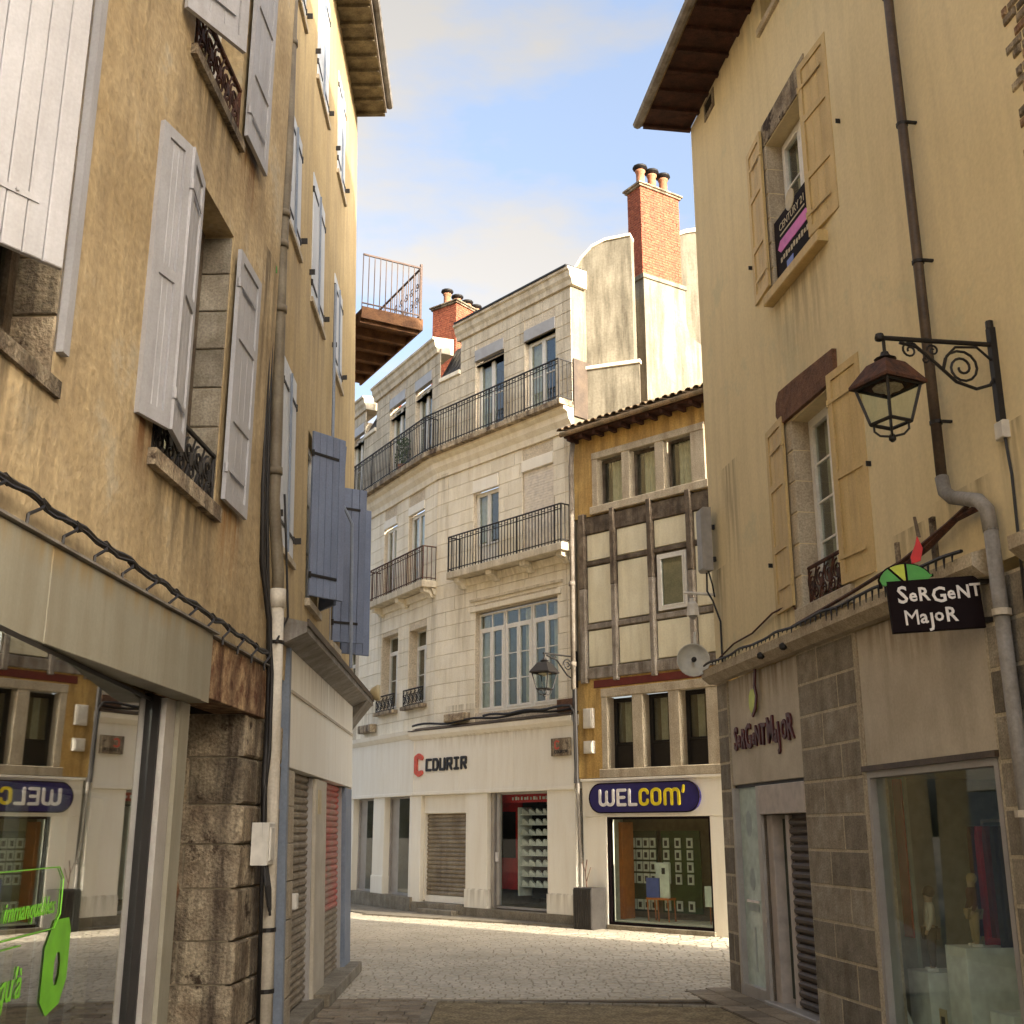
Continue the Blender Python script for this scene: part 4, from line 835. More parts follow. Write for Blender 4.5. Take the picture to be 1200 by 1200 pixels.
def shoe():
    m = M(); n = 8; pr_ = [(0, .0), (0, .075), (.03, .095), (.075, .085), (.12, .06), (.17, .045), (.215, .04), (.235, .02), (.235, 0)]
    m.prism(pr_, -.03, .03); return m.mesh('shoe', 'signwhite')
shoeme = shoe()
ORD = ('first', 'second', 'third', 'fourth', 'fifth', 'sixth', 'seventh', 'eighth')
for r in range(8):
    z = .72 + r * .225; FC.put(shelf, 'shelf_board', M().box(-2.46, -1.49, -.85, -.48, z - .02, z), 'signwhite')
    for c_ in range(4):
        q = FC.put(None, 'shoe', shoeme, None, -2.43 + c_ * .24, -.55, z + .002); q.scale = (.9, 1, 1.3)
        thing(q, 'pale trainer, %s shelf up, %s from left, in the corner shop' % (ORD[r], ORD[c_]), 'shoe', 'trainers on the shop shelf')
# left glazed bays
for (a, b) in ((-1.78, -.18), (-3.95, -2.52)):
    shopbox(C, FS, a, b, .36, 2.78, 1.4, 'darkbrown'); fr = M(); frame(fr, a, b, .36, 2.78, .05, -.14, -.08); fr.box(a + .05, a + .5, -.7, -.13, .38, 2.74)
    wf = FS.put(C, 'shop_window_frame', fr, 'alu'); sub(wf, 'pane', M().box(a + .52, b - .05, -.12, -.112, .41, 2.73), 'glass')
    FS.put(C, 'display_board', M().box(b - .45, b - .1, -.5, -.45, .42, 1.15), 'cream')
# lettering on fascia
sg = FC.root('shop_sign', 'COURIR lettering with a red C emblem on the white corner fascia', 'sign', -4.8, .12, 3.5)
def glyphs(m, txt, x, z, w, h, gap, th, o0, o1):
    G_ = {'C': [[(1, 1), (0, 1), (0, 0), (1, 0)]], 'O': [[(0, 0), (0, 1), (.75, 1), (1, .8), (1, .2), (.75, 0), (0, 0)]], 'U': [[(0, 1), (0, 0), (1, 0), (1, 1)]], 'R': [[(0, 0), (0, 1), (1, 1), (1, .5), (0, .5)], [(.5, .5), (1, 0)]], 'I': [[(.5, 0), (.5, 1)], [(.1, 1), (.9, 1)], [(.1, 0), (.9, 0)]]}
    for ch in txt:
        for st__ in G_[ch]: m.stroke([(x + p[0] * w, z + p[1] * h) for p in st__], th, o0, o1)
        x += w + gap
m = M(); glyphs(m, 'COURIR', -5.30, 3.38, .175, .25, .105, .062, .121, .150); FC.put(sg, 'lettering', m, 'black')
m = M(); m.stroke([(-5.50, 3.69), (-5.62, 3.75), (-5.74, 3.70), (-5.74, 3.36), (-5.62, 3.29), (-5.50, 3.33)], .12, .121, .160); FC.put(sg, 'emblem', m, 'logo_red')
bsn = FC.root('blade_sign', 'small grey square sign with red C emblem beside the corner drainpipe', 'sign', -.35, .12, 3.7)
FC.put(bsn, 'board', M().block(-.64, -.06, .125, .20, 3.50, 3.88, .006), 'oldstone')
m = M(); m.stroke([(-.38, 3.80), (-.45, 3.82), (-.5, 3.79), (-.5, 3.68), (-.45, 3.65), (-.38, 3.67)], .035, .201, .206); FC.put(bsn, 'emblem', m, 'logo_red')
m = M(); glyphs(m, 'COURIR', -.52, 3.56, .045, .05, .025, .014, .201, .206); FC.put(bsn, 'lettering', m, 'black')
pl_ = FC.root('street_name_plate', 'small brown street name plate under the far wall lantern', 'sign', -.4, .03, 4.6); FC.put(pl_, 'plate', M().block(-.62, -.10, .0, .03, 4.46, 4.74, .006), 'brownstone')
FC.put(C, 'carved_block', M().block(-4.55, -3.75, 0, .22, 4.50, 4.70, .03), 'oldstone'); FL.put(C, 'carved_block', M().block(-4.6, -3.7, 0, .22, 4.58, 4.8, .03), 'oldstone')
cw = FC.root('cable_run', 'black cables sagging along the top of the corner shop cornice', 'cable', -3, .2, 4.5)
m = M(); m.tube([(-5.9 + k * .25, .16 + .02 * math.sin(k), 4.50 + .03 * math.sin(k * .8)) for k in range(25)], .028, 5); m.tube([(-3 + k * .25, .2, 4.55 + .02 * math.sin(k * 1.3)) for k in range(13)] + [(.12, .2, 4.4), (.15, .2, 3.4), (.12, .2, 2.9)], .03, 5); FC.put(cw, 'cable', m, 'iron')
# rear chimneys of C
def pots(root, xs, y, z, r=.12, h=.5):
    for x in xs:
        p = raw('chimney_pot', cached(('pot', r, h), lambda: M().lathe([(r, 0), (r * .8, h * .25), (r * .8, h * .75), (r, h * .8), (r, h * .86)], 0, 0, 0, 10).mesh('chimney_pot', 'terracotta', True)), root, (x, y, z))
        sub(p, 'cowl', cached(('cowl', r, h), lambda: M().lathe([(r * .7, h * .86), (r * .7, h * .95), (r * 1.45, h * .97), (r * 1.4, h * 1.06), (.02, h * 1.12)], 0, 0, 0, 10).mesh('cowl', 'iron', True)))
def brickstack(name, label, loc, rz, w, d, h, limit=300, cap='brown'):
    e = bpy.data.objects.new(name, None); COL.objects.link(e); e.location = loc; e.rotation_euler = (0, 0, rz); e['label'] = label; e['category'] = 'chimney'
    raw('core', M().box(.012, w - .012, -d + .012, -.012, 0, h).mesh('core', 'mortar'), e)
    ch = .075; rows = int(h / ch); m = M(); n = 0
    for r in range(rows):
        z = r * ch
        for side, ln in (('f', w), ('s', d), ('r', d)):
            nb = max(2, round(ln / .235)); bw = ln / nb; off = bw / 2 if r % 2 else 0
            k = -1
            while k < nb:
                a = max(0, k * bw + off); b = min(ln, (k + 1) * bw + off); k += 1
                if b - a < .03: continue
                q = random.uniform(-.003, .004)
                if side == 'f': m.box(a + .005, b - .005, -.02, q, z + .005, z + ch - .005)
                elif side == 's': m.box(-q, .02, -b + .005, -a - .005, z + .005, z + ch - .005)
                else: m.box(w - .02, w + q, -b + .005, -a - .005, z + .005, z + ch - .005)
    raw('brickwork', m.mesh('brickwork', 'brick'), e, kind='stuff')
    raw('cap', M().block(-.05, w + .05, -d - .05, .05, h, h + .06, .01).block(-.09, w + .09, -d - .09, .09, h + .06, h + .11, .01).mesh('cap', 'oldstone'), e)
    return e
ch1 = brickstack('brick_chimney', 'low brick chimney with a row of five pots on the corner building roof', (-2.55, 34, 14.45), R(-38), 1.0, 2.6, 3.6)
pots(ch1, [.3], .35, 3.705, .14, .62); pots(ch1, [.3], .85, 3.705, .14, .62); pots(ch1, [.3], 1.35, 3.705, .14, .62); pots(ch1, [.3], 1.8, 3.705, .14, .62); pots(ch1, [.3], 2.3, 3.705, .14, .62)
ch3 = brickstack('small_chimney', 'small single-pot chimney at the far left of the corner building roof', FL.pt(-5.1, -.5, 14.3), FL.a, .42, .42, 1.0); pots(ch3, [.21], .21, 1.105, .13, .35)

# ================================================================== TIMBER FRONTED HOUSE (D)
D = FD.root('timber_house', 'narrow ochre house with grey timber framing above a phone shop', 'house')
hDu = [(.74, 1.44, 8.95, 10.04), (1.66, 2.36, 8.95, 10.05), (2.60, 3.30, 8.97, 10.07)]
hDl = [(.88, 1.55, 3.18, 4.66), (1.83, 2.49, 3.18, 4.68), (2.76, 3.41, 3.20, 4.68)]
FD.put(D, 'wall', wall(.02, 4.9, 8.76, 10.72, [(a - .05, b + .05, c - .03, d + .03, .1) for a, b, c, d in hDu], .1), 'ochre')
FD.put(D, 'wall', wall(.02, 4.9, 3.0, 5.1, [(a - .05, b + .05, c - .03, d + .03, .1) for a, b, c, d in hDl], .1), 'ochre')
FD.put(D, 'wall', M().box(.02, 4.9, -.3, -.06, 5.1, 8.76), 'mortar')
FD.put(D, 'outer_walls', M().box(4.7, 4.9, -5, -.3, 0, 10.7).box(.02, 4.9, -5, -4.8, 0, 10.7).box(.05, 4.7, -4.8, -1.6, 10.3, 10.5).box(.05, 4.7, -4.8, -1.2, 2.95, 3.1), 'plG')
def surround(holes, z0, z1, w=.16):
    a, b = holes[0][0] - w, holes[-1][1] + w
    FD.put(D, 'stone_sill', M().block(a - .04, b + .28, -.1, .10, z0, holes[0][2] - .004, .012), 'framestone'); FD.put(D, 'stone_lintel', M().block(a, b + .2, -.1, .06, holes[0][3] + .02, z1, .012), 'framestone')
    e = [a] + [v for h in holes for v in (h[0], h[1])] + [b + .2]
    for k in range(0, len(e), 2): FD.put(D, 'stone_mullion', M().block(e[k], e[k + 1], -.2, .045, holes[0][2], holes[0][3] + .018, .012), 'framestone')
surround(hDu, 8.77, 10.22); surround(hDl, 2.99, 4.86)
for h in hDu: window(D, FD, h[0], h[1], h[2], h[3], o=-.18, leaves=1, rows=1, mat='timber', curtain=[(.25, .95)], fw=.03, lw=.03)
for h in hDl: window(D, FD, h[0], h[1], h[2], h[3], o=-.22, leaves=1, rows=1, mat='iron', curtain=[(.3, .55), (.7, .9)], fw=.05, lw=.04, low=.45, room='darkbrown')
FD.put(D, 'red_beam', M().block(.5, 3.9, 0, .02, 4.90, 5.06, .008), 'redpaint')
# timber frame
def tb(u0, u1, z0, z1, o=.09, mat='timberg'): FD.put(D, 'timber', M().block(u0, u1, -.06, o + random.uniform(0, .015), z0, z1, .015), mat)
tb(.22, 3.95, 8.34, 8.72, .05, 'timber'); tb(.22, 4.0, 7.61, 7.71, .035, 'timber'); tb(.22, 4.0, 6.18, 6.30, .035); tb(.22, 4.0, 5.10, 5.34, .04)
for u, w in ((.20, .17), (1.10, .13), (2.12, .13), (3.14, .14), (3.85, .12)):
    FD.put(D, 'post', M().block(u, u + w, -.05, .115, 7.1, 8.82, .015), 'timber'); FD.put(D, 'post', M().block(u + .005, u + w - .005, -.05, .11, 5.02, 7.095, .015), 'timberg')
us = (.37, 1.10, 1.23, 2.12, 2.25, 3.14, 3.28, 3.85)
for a, b in zip(us[::2], us[1::2]):
    for c, d in ((5.36, 6.16), (6.32, 7.60), (7.72, 8.34)):
        if c == 6.32 and a == 2.25: continue
        FD.put(D, 'infill_panel', M().block(a + .01, b - .01, -.05, .015, c + .01, d - .01, .012), 'infill')
window(D, FD, 2.32, 3.07, 6.36, 7.56, o=.0, leaves=1, rows=1, mat='wpaint', curtain=[(.05, .95)], fw=.07, lw=.03, roomdepth=.16, room='cream')
# tiled eave
FD.put(D, 'gutter', M().tube([(-.02, .42, 10.72), (4.9, .42, 10.74)], .06, 8), 'tile'); FD.put(D, 'eave_board', M().block(.0, 4.9, 0, .34, 10.66, 10.72, .01), 'soffit')
for k in range(13): FD.put(D, 'rafter_end', cached('rafD', lambda: M().box(0, .08, 0, .34, -.09, 0).mesh('rafter_end', 'soffit')), None, .1 + k * .38, 0, 10.655)
def tile_me(conv=True):
    m = M(); n = 6; A_ = []
    for j, (o_, z_, r_) in enumerate(((.50, 0, .085), (-.1, .19, .075))):
        for i in range(n + 1):
            a = math.pi * i / n; A_.append((math.cos(a) * r_, o_, z_ + math.sin(a) * r_ * .8))
    for i in range(n): m.quad(A_[i], A_[i + 1], A_[n + 1 + i + 1], A_[n + 1 + i])
    for i in range(n): 
        q = A_[i], A_[i + 1]; m.quad((q[0][0] * .82, q[0][1], q[0][2] * .82), (q[1][0] * .82, q[1][1], q[1][2] * .82), q[1], q[0])
    return m.mesh('roof_tile', 'tile')
tm = tile_me()
for r in range(4):
    for k in range(25): FD.put(D, 'roof_tile', tm, None, .02 + k * .2, -r * .42, 10.80 + r * .13 + random.uniform(-.008, .008))
FD.put(D, 'roof', M().prism([(.46, 10.76), (-5, 12.4), (-5, 12.3), (.4, 10.73)], -.02, 4.9, 'x'), 'tile')
# shop
FD.put(D, 'shop_fascia', M().block(.16, 4.3, -.1, .06, 2.20, 2.97, .01), 'white'); FD.put(D, 'fascia_ledge', M().block(.14, 4.3, 0, .10, 2.93, 2.985, .008), 'white')
FD.put(D, 'pier', M().block(.16, .80, -.2, .05, 0, 2.20, .01), 'white'); FD.put(D, 'pier', M().block(3.38, 4.4, -.2, .05, 0, 2.20, .01), 'white'); FD.put(D, 'sill', M().block(.78, 3.42, -.2, .09, 0, .09, .01), 'kerb')
shopbox(D, FD, .22, 3.38, .1, 2.2, 1.25, 'darkbrown', -.21)
fr = M(); frame(fr, .80, 3.38, .09, 2.2, .05, -.1, .02); wf = FD.put(D, 'shop_window_frame', fr, 'signblack'); sub(wf, 'pane', M().box(.852, 3.328, -.05, -.042, .142, 2.148), 'shopglass2')
FD.put(D, 'display_floor', M().box(.24, 3.36, -1.2, -.12, .11, .16), 'cream'); FD.put(D, 'side_panel', M().box(.50, .72, -.6, -.5, .16, 2.18), 'cream'); FD.put(D, 'orange_panel', M().box(.74, .83, -.80, -.42, .17, 2.1), 'orange')
rk = FD.root('accessory_rack', 'tall rack of small pale phone cases behind the phone shop window', 'rack', 1.9, -1.0, .2)
FD.put(rk, 'backboard', M().box(.56, 1.30, -1.02, -.99, .3, 1.92), 'doorgreen'); FD.put(rk, 'backboard', M().box(1.42, 2.4, -1.02, -.99, .3, 1.92), 'green')
cm = M().box(0, .15, 0, .02, 0, .2).mesh('card', 'display'); cd_ = M().box(.04, .11, .02, .03, .04, .15).mesh('print', 'black')
for i in range(4):
    for j in range(5):
        c_ = FD.put(rk, 'card', cm, None, 0.59 + i * .18, -.985, .62 + j * .24 if j else .34); sub(c_, 'print', cd_)
        if i < 3: c_ = FD.put(rk, 'card', cm, None, 1.48 + i * .30, -.985, .62 + j * .24 if j else .34); sub(c_, 'print', cd_)
def PUT(r, n, m, mat): m.v = [(x - .38, y, z) for x, y, z in m.v]; return FD.put(r, n, m, mat)
tb_ = FD.root('display_stand', 'orange-legged stand with a blue poster and white boards in the phone shop', 'display stand', 2.1, -.4, .17)
PUT(tb_, 'blue_poster', M().box(1.86, 2.18, -.42, -.36, .62, 1.0), 'poster'); PUT(tb_, 'white_board', M().box(2.19, 2.42, -.42, -.38, .62, 1.28), 'display'); PUT(tb_, 'white_board', M().box(2.05, 2.4, -.48, -.44, .9, 1.3), 'plinth')
PUT(tb_, 'print', M().box(2.25, 2.33, -.378, -.37, 1.08, 1.2), 'black'); PUT(tb_, 'top', M().box(1.86, 2.42, -.6, -.34, .58, .62), 'orange')
for x, o_ in ((1.88, -.36), (2.14, -.36), (2.39, -.36), (2.39, -.58), (1.9, -.58)): PUT(tb_, 'leg', M().tube([(x, o_, .58), (x + .02, o_, .17)], .014, 6), 'orange')
st2 = FD.root('side_stand', 'white box on thin dark legs at the right of the phone shop window', 'display stand', 3.1, -.4, .17)
FD.put(st2, 'box', M().box(2.95, 3.3, -.5, -.3, .5, .88), 'display')
for x in (3.0, 3.25): FD.put(st2, 'leg', M().tube([(x, -.4, .5), (x, -.4, .17)], .012, 6), 'orange')
# sign WELCOM'
sw_ = FD.root('shop_sign', "oval navy sign reading WELCOM' in white and yellow above the phone shop", 'sign', 1.8, .06, 2.57)
pts = [(.72 + math.cos(R(a)) * .30, 2.58 + math.sin(R(a)) * .295) for a in range(90, 271, 15)] + [(2.92 + math.cos(R(a)) * .30, 2.58 + math.sin(R(a)) * .295) for a in range(-90, 91, 15)]
FD.put(sw_, 'board', M().prism(pts, .06, .13), 'navy')
rim = M(); rim.tube([(p[0], .13, p[1]) for p in pts], .014, 5, closed=True); FD.put(sw_, 'rim', rim, 'signblack')
W_ = M(); Y_ = M(); th = .062; z0, z1 = 2.44, 2.73; o0, o1 = .131, .150
def arc(cx, cz, rx, rz_, a0, a1, n=8): return [(cx + math.cos(R(a0 + (a1 - a0) * k / n)) * rx, cz + math.sin(R(a0 + (a1 - a0) * k / n)) * rz_) for k in range(n + 1)]
x = .72
W_.stroke([(x, z1)] + arc(x + .09, z0 + .07, .09, .07, 180, 360) + [(x + .18, z1 - .03)], th, o0, o1); W_.stroke([(x + .18, z1 - .03)] + arc(x + .27, z0 + .07, .09, .07, 180, 360) + [(x + .36, z1)], th, o0, o1)
x = 1.20; W_.stroke([(x + .19, z1), (x, z1), (x, z0), (x + .19, z0)], th, o0, o1); W_.stroke([(x, (z0 + z1) / 2), (x + .16, (z0 + z1) / 2)], th, o0, o1)
x = 1.50; W_.stroke([(x, z1), (x, z0), (x + .17, z0)], th, o0, o1)
x = 1.78; Y_.stroke([(x + .19, z1 - .07)] + arc(x + .095, z1 - .07, .095, .07, 0, 180) + arc(x + .095, z0 + .07, .095, .07, 180, 360) + [(x + .19, z0 + .08)], th, o0, o1)
x = 2.08; Y_.stroke(arc(x + .1, z1 - .07, .1, .07, 0, 180) + arc(x + .1, z0 + .07, .1, .07, 180, 360) + [(x + .2, z1 - .07)], th, o0, o1)
x = 2.40; Y_.stroke([(x, z0), (x, z1 - .07)] + arc(x + .085, z1 - .08, .085, .07, 180, 0) + [(x + .17, z0)], th, o0, o1); Y_.stroke(arc(x + .255, z1 - .08, .085, .07, 180, 0) + [(x + .34, z0)], th, o0, o1)
Y_.stroke([(2.86, z1 + .05), (2.84, z1 - .06)], .05, o0, o1)
FD.put(sw_, 'white_letters', W_, 'signwhite'); FD.put(sw_, 'yellow_letters', Y_, 'yellow')
# pipes, boxes and planter at the C / D corner
dp2 = FD.root('drainpipe', 'grey drainpipe between the limestone corner building and the timber house', 'drainpipe', .1, .12, 0)
FD.put(dp2, 'upper_pipe', M().tube([(.10, .12, 10.6), (.06, .16, 10.0), (.05, .16, 4.9)], .055, 8).lathe([(.075, 0), (.075, .1)], .05, .16, 7.2, 8).lathe([(.075, 0), (.075, .1)], .05, .16, 5.4, 8), 'timberg', smooth=True)
FD.put(dp2, 'middle_pipe', M().tube([(.06, .14, 4.9), (.08, .13, 2.9)], .05, 8), 'iron'); FD.put(dp2, 'lower_pipe', M().tube([(.10, .12, 2.9), (.12, .12, 1.6), (.16, .12, 1.35), (.16, .12, .05)], .035, 8), 'zinc')
for z_, h_, l_ in ((4.05, .42, 'white junction box high on the ochre wall strip'), (3.52, .26, 'smaller white junction box low on the ochre wall strip')):
    b_ = FD.root('junction_box', l_, 'box', .38, .04, z_); FD.put(b_, 'casing', M().block(.24, .50, .0, .09, z_, z_ + h_, .01), 'box'); FD.put(b_, 'cover', M().block(.27, .47, .09, .10, z_ + .03, z_ + h_ - .03, .004), 'box')
pl2 = FD.root('planter', 'tall dark slatted planter with a bare twig beside the phone shop', 'planter', .52, .3, 0)
FD.put(pl2, 'tub', M().block(.27, .77, .08, .52, .0, .80, .012).box(.31, .73, .12, .48, .8, .805), 'planterm')
sl = cached('plsl', lambda: M().block(0, .052, 0, .012, .03, .77, .004).mesh('slat', 'planterm'))
for k in range(8): FD.put(pl2, 'slat', sl, None, .275 + k * .061, .521, 0)
FD.put(pl2, 'twig', M().tube([(.45, .3, .8), (.42, .3, 1.1), (.47, .3, 1.35)], .012, 5).tube([(.42, .3, 1.1), (.36, .33, 1.3)], .008, 5).tube([(.44, .3, .9), (.55, .28, 1.2)], .008, 5), 'rustiron')

# ================================================================== BACKDROP WALLS AND BIG CHIMNEY
FE = Fac((1.78, 28.2), (math.cos(R(20)), math.sin(R(20)) * -1 * -1)); FE = Fac((1.50, 25.95), (.94, -.342))
Wb = FE.root('gable_wall', 'weathered cream gable wall with a curved parapet behind the timber house', 'wall')
topc = [(0, 15.25), (.22, 15.58), (.50, 15.85), (.85, 15.98), (1.32, 16.02)]
topc[-1] = (1.5, 16.0)
FE.put(Wb, 'wall', M().prism([(0, 9), *topc, (1.5, 9)], -.3, 0), 'plG')
m = M(); 
for a, b in zip(topc[:-1], topc[1:]): m.prism([(a[0], a[1]), (b[0], b[1]), (b[0], b[1] + .07), (a[0], a[1] + .07)], -.33, .04)
FE.put(Wb, 'coping', m, 'limestone')
FE2 = Fac((1.66, 25.74), (.94, -.342))
Wl = FE2.root('low_wall', 'low sunlit cream wall with white coping above the tiled eave', 'wall')
FE2.put(Wl, 'wall', M().box(0, 1.42, -.10, 0, 9, 12.56), 'plG'); FE2.put(Wl, 'coping', M().block(-.03, 1.46, -.10, .05, 12.56, 12.65, .01), 'limestone')
# plastered chimney shaft and brick stack on it
CH = R(33)
sh_ = Fac((3.42, 27.2), (math.cos(CH), math.sin(CH)))
sf = sh_.root('plastered_shaft', 'broad grey-stained plaster shaft carrying the tall brick chimney', 'chimney shaft')
sh_.put(sf, 'wall', M().box(0, 1.42, -2.0, 0, 9, 15.88), 'plG'); sh_.put(sf, 'shoulder', M().prism([(1.42, 9), (2.3, 9), (2.3, 14.2), (1.55, 14.5), (1.42, 14.9)], -2.0, -.02), 'plG')
sh_.put(sf, 'ledge', M().block(-.04, 1.46, -2.04, .04, 15.78, 15.9, .01), 'plG'); sh_.put(sf, 'flue_recess', M().box(-.5, 0, -1.9, -.35, 9, 15.3), 'oldstone')
ch2 = brickstack('brick_chimney', 'tall sunlit red brick chimney with three clay pots', sh_.pt(-.02, -.0, 15.9), sh_.a, 1.34, .55, 2.55)
for k in range(3): pots(ch2, [.22 + .40 * k], .24, 2.655, .14, .62)
FR = Fac((4.1, 31), (.94, -.10)); wr = FR.root('rear_wall', 'pale rear wall top showing right of the brick chimney', 'wall')
FR.put(wr, 'wall', M().prism([(.3, 9), (.3, 18.85), (1.1, 19.1), (4, 19.4), (4, 9)], -.4, 0), 'plG'); FR.put(wr, 'coping', M().prism([(.26, 18.85), (1.1, 19.1), (4, 19.4), (4, 19.52), (1.1, 19.22), (.26, 18.97)], -.44, .05), 'limestone')

# ================================================================== RIGHT HOUSE (F)
F = FF.root('shop_house', 'tall beige plastered house on the right with yellow shutters over a stone shopfront', 'house')
hF = [(3.08, 4.28, 4.26, 6.42), (2.87, 4.05, 8.14, 10.14), (.66, 1.14, 12.22, 12.6), (3.0, 4.1, 11.8, 12.2), (9.5, 10.7, 4.3, 6.4), (9.5, 10.7, 8.1, 10.1), (14, 15.2, 4.3, 6.4)]
FF.put(F, 'wall', wall(-.02, 19, 3.9, 12.32, [h for h in hF if h[3] < 12.3 and h[2] != 12.22] , .30), 'plF')
FF.put(F, 'outer_walls', M().box(-.02, 19, -5.6, -5.4, 0, 12.3).box(-.02, .2, -5.4, -.3, 3.8, 12.3).box(-.02, .2, -5.4, -.5, 0, 3.8).box(18.8, 19, -5.4, -.3, 0, 12.3), 'plF')
FF.put(F, 'roof', M().prism([(.82, 12.36), (-3.0, 14.0), (-5.65, 12.8), (-5.65, 12.7), (-3.2, 13.85), (.82, 12.30)], -.35 + .25, 19, 'x'), 'tile')
FF.put(F, 'gable', M().prism([(-.3, 12.3), (-5.5, 12.3), (-5.5, 12.7), (-3.0, 13.84)], -.0, .2, 'x'), 'plF')
FF.put(F, 'eave_soffit', M().box(-.1, 19, .0, .76, 12.33, 12.38), 'soffit')
rfm = cached('rafF', lambda: M().box(0, .07, .0, .74, -.05, 0).mesh('rafter_end', 'soffit'))
for k in range(30): FF.put(F, 'rafter_end', rfm, None, -.08 + k * .45, 0, 12.325)
FF.put(F, 'gutter', M().tube([(-.12, .82, 12.36), (19, .82, 12.36)], .07, 8), 'zinc')
FF.put(F, 'attic_vent', M().box(.66, 1.1, -.01, .015, 11.96, 12.26), 'oldstone'); FF.put(F, 'vent_shade_plate', M().box(.74, 1.02, .015, .02, 12.04, 12.2), 'dark')  # no hole is cut; a dark plate carries the shade inside the vent
F2 = FF.root('added_shade_house', 'unseen taller top of the house next to the right house, added to shade the left houses', 'house', 7)  # out of view; height and gable shaped to cast shade on the left houses
FF.put(F2, 'wall', wall(7.6, 19, 12.3, 15.2, (), .2, .0), 'plF'); FF.put(F2, 'gable', M().prism([(0, 12.5), (-6.4, 12.5), (-6.4, 15.2), (-3.2, 17.6), (0, 15.2)], 7.6, 7.8, 'x'), 'plF')
FF.put(F2, 'roof', M().prism([(.5, 15.0), (-3.2, 17.7), (-6.9, 15.0), (-6.9, 14.9), (-3.2, 17.6), (.5, 14.9)], 7.5, 19, 'x'), 'tile')
# windows with surrounds
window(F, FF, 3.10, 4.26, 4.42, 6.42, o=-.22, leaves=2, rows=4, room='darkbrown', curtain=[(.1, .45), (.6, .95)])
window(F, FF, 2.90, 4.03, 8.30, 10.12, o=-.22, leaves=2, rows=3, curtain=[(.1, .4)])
window(F, FF, 3.0, 4.1, 11.82, 12.2, o=-.2, rows=1); window(F, FF, 9.5, 10.7, 4.3, 6.4, o=-.2); window(F, FF, 9.5, 10.7, 8.1, 10.1, o=-.2); window(F, FF, 14, 15.2, 4.3, 6.4, o=-.2)
FF.put(F, 'stone_lintel', M().prism([(2.74, 6.60), (2.86, 6.46), (4.36, 6.43), (4.38, 6.76), (3.3, 6.84), (2.86, 6.86), (2.76, 6.76)], -.29, .05), 'brownstone')
FF.put(F, 'stone_lintel', M().prism([(2.72, 10.16), (4.12, 10.15), (4.16, 10.52), (2.80, 10.46), (2.70, 10.36)], -.29, .015), 'oldstone')
for b0, b1, z0, z1 in ((2.86, 3.08, 4.26, 6.44), (2.70, 2.87, 8.14, 10.15)):
    hs = (z1 - z0) / 6
    for k in range(6): FF.put(F, 'jamb_stone', M().block(b0 + random.uniform(0, .06), b1 + .002, -.30, .012, z0 + k * hs + .006, z0 + (k + 1) * hs - .006, .012), 'framestone')
FF.put(F, 'window_sill', M().block(2.95, 4.36, -.3, .07, 4.08, 4.26, .015), 'framestone'); FF.put(F, 'window_sill', M().block(2.75, 4.40, -.3, .12, 8.00, 8.13, .012), 'shY'); FF.put(F, 'window_sill', M().block(2.9, 4.2, -.3, .05, 11.7, 11.8, .01), 'framestone')
shutter(F, FF, 2.92, .03, 4.32, .62, 2.22, rz=R(-4), mat='shY', n=3, flip=True); shutter(F, FF, 4.20, .03, 4.28, .66, 2.24, rz=R(5), mat='shY', n=2)
shutter(F, FF, 2.82, .03, 8.26, .58, 2.12, rz=R(-4), mat='shY', n=3, flip=True); shutter(F, FF, 4.06, .03, 8.22, .66, 2.16, rz=R(5), mat='shY', n=3)
FF.put(F, 'window_grille', grille(1.1, .42, 'rustiron'), 'rustiron', 3.13, -.06, 4.27)
for u, z in ((2.22, 4.9), (4.92, 5.3), (2.16, 8.8), (4.9, 9.1)): FF.put(F, 'shutter_catch', M().box(u, u + .012, 0, .05, z, z + .05), 'iron')
# ledge above the shopfront
FF.put(F, 'ledge', M().prism([(0, 3.80), (.10, 3.80), (.20, 3.88), (.20, 3.98), (0, 4.04)], -.06, 6.85, 'x'), 'framestone'); FF.put(F, 'ledge', M().prism([(0, 3.80), (.10, 3.80), (.20, 3.88), (.20, 3.98), (0, 4.04)], 7.35, 19, 'x'), 'framestone')
# stone pillars, blocks one by one
FF.put(F, 'pillar_core', M().box(0.0, .40, -.5, .014, 0, 3.8).box(2.78, 4.25, -.2, .014, 0, 3.8).box(6.60, 9.4, -.5, .014, 0, 3.8).box(.4, 2.78, -.5, -.3, 3.0, 3.8).box(4.3, 6.6, -.5, -.3, 2.5, 3.8), 'lightmortar')
stones(F, FF, [(.0, .40, 0, 3.79)], .34, .6, [], 'greystone', o0=-.04, o1=.017, gap=.030, c=.003, prot=.003)
zz = 0; k = 0
for k in range(11):
    h_ = 3.79 / 11; z = k * h_; sp = 3.50 + (.26 if k % 2 else -.16) + random.uniform(-.05, .05)
    for a, b in ((2.78, sp), (sp, 4.24)): FF.put(F, 'stone', M().block(a + .015, b - .015, -.04, .017 + random.uniform(0, .003), z + .013, z + h_ - .013, .003), 'greystone')
FF.put(F, 'corner_strip', M().box(4.255, 4.30, -.2, .012, 0, 3.79), 'framestone')
stones(F, FF, [(6.62, 9.4, 0, 3.79)], .36, .62, [], 'greystone', o0=-.04, o1=.017, gap=.030, c=.003, prot=.003)
FF.put(F, 'wall', M().box(9.4, 19, -.06, 0, 0, 3.79), 'panelF')
FF.put(F, 'conduit_strip', M().block(6.86, 7.0, .03, .06, 0, 3.7, .01), 'pipeA')
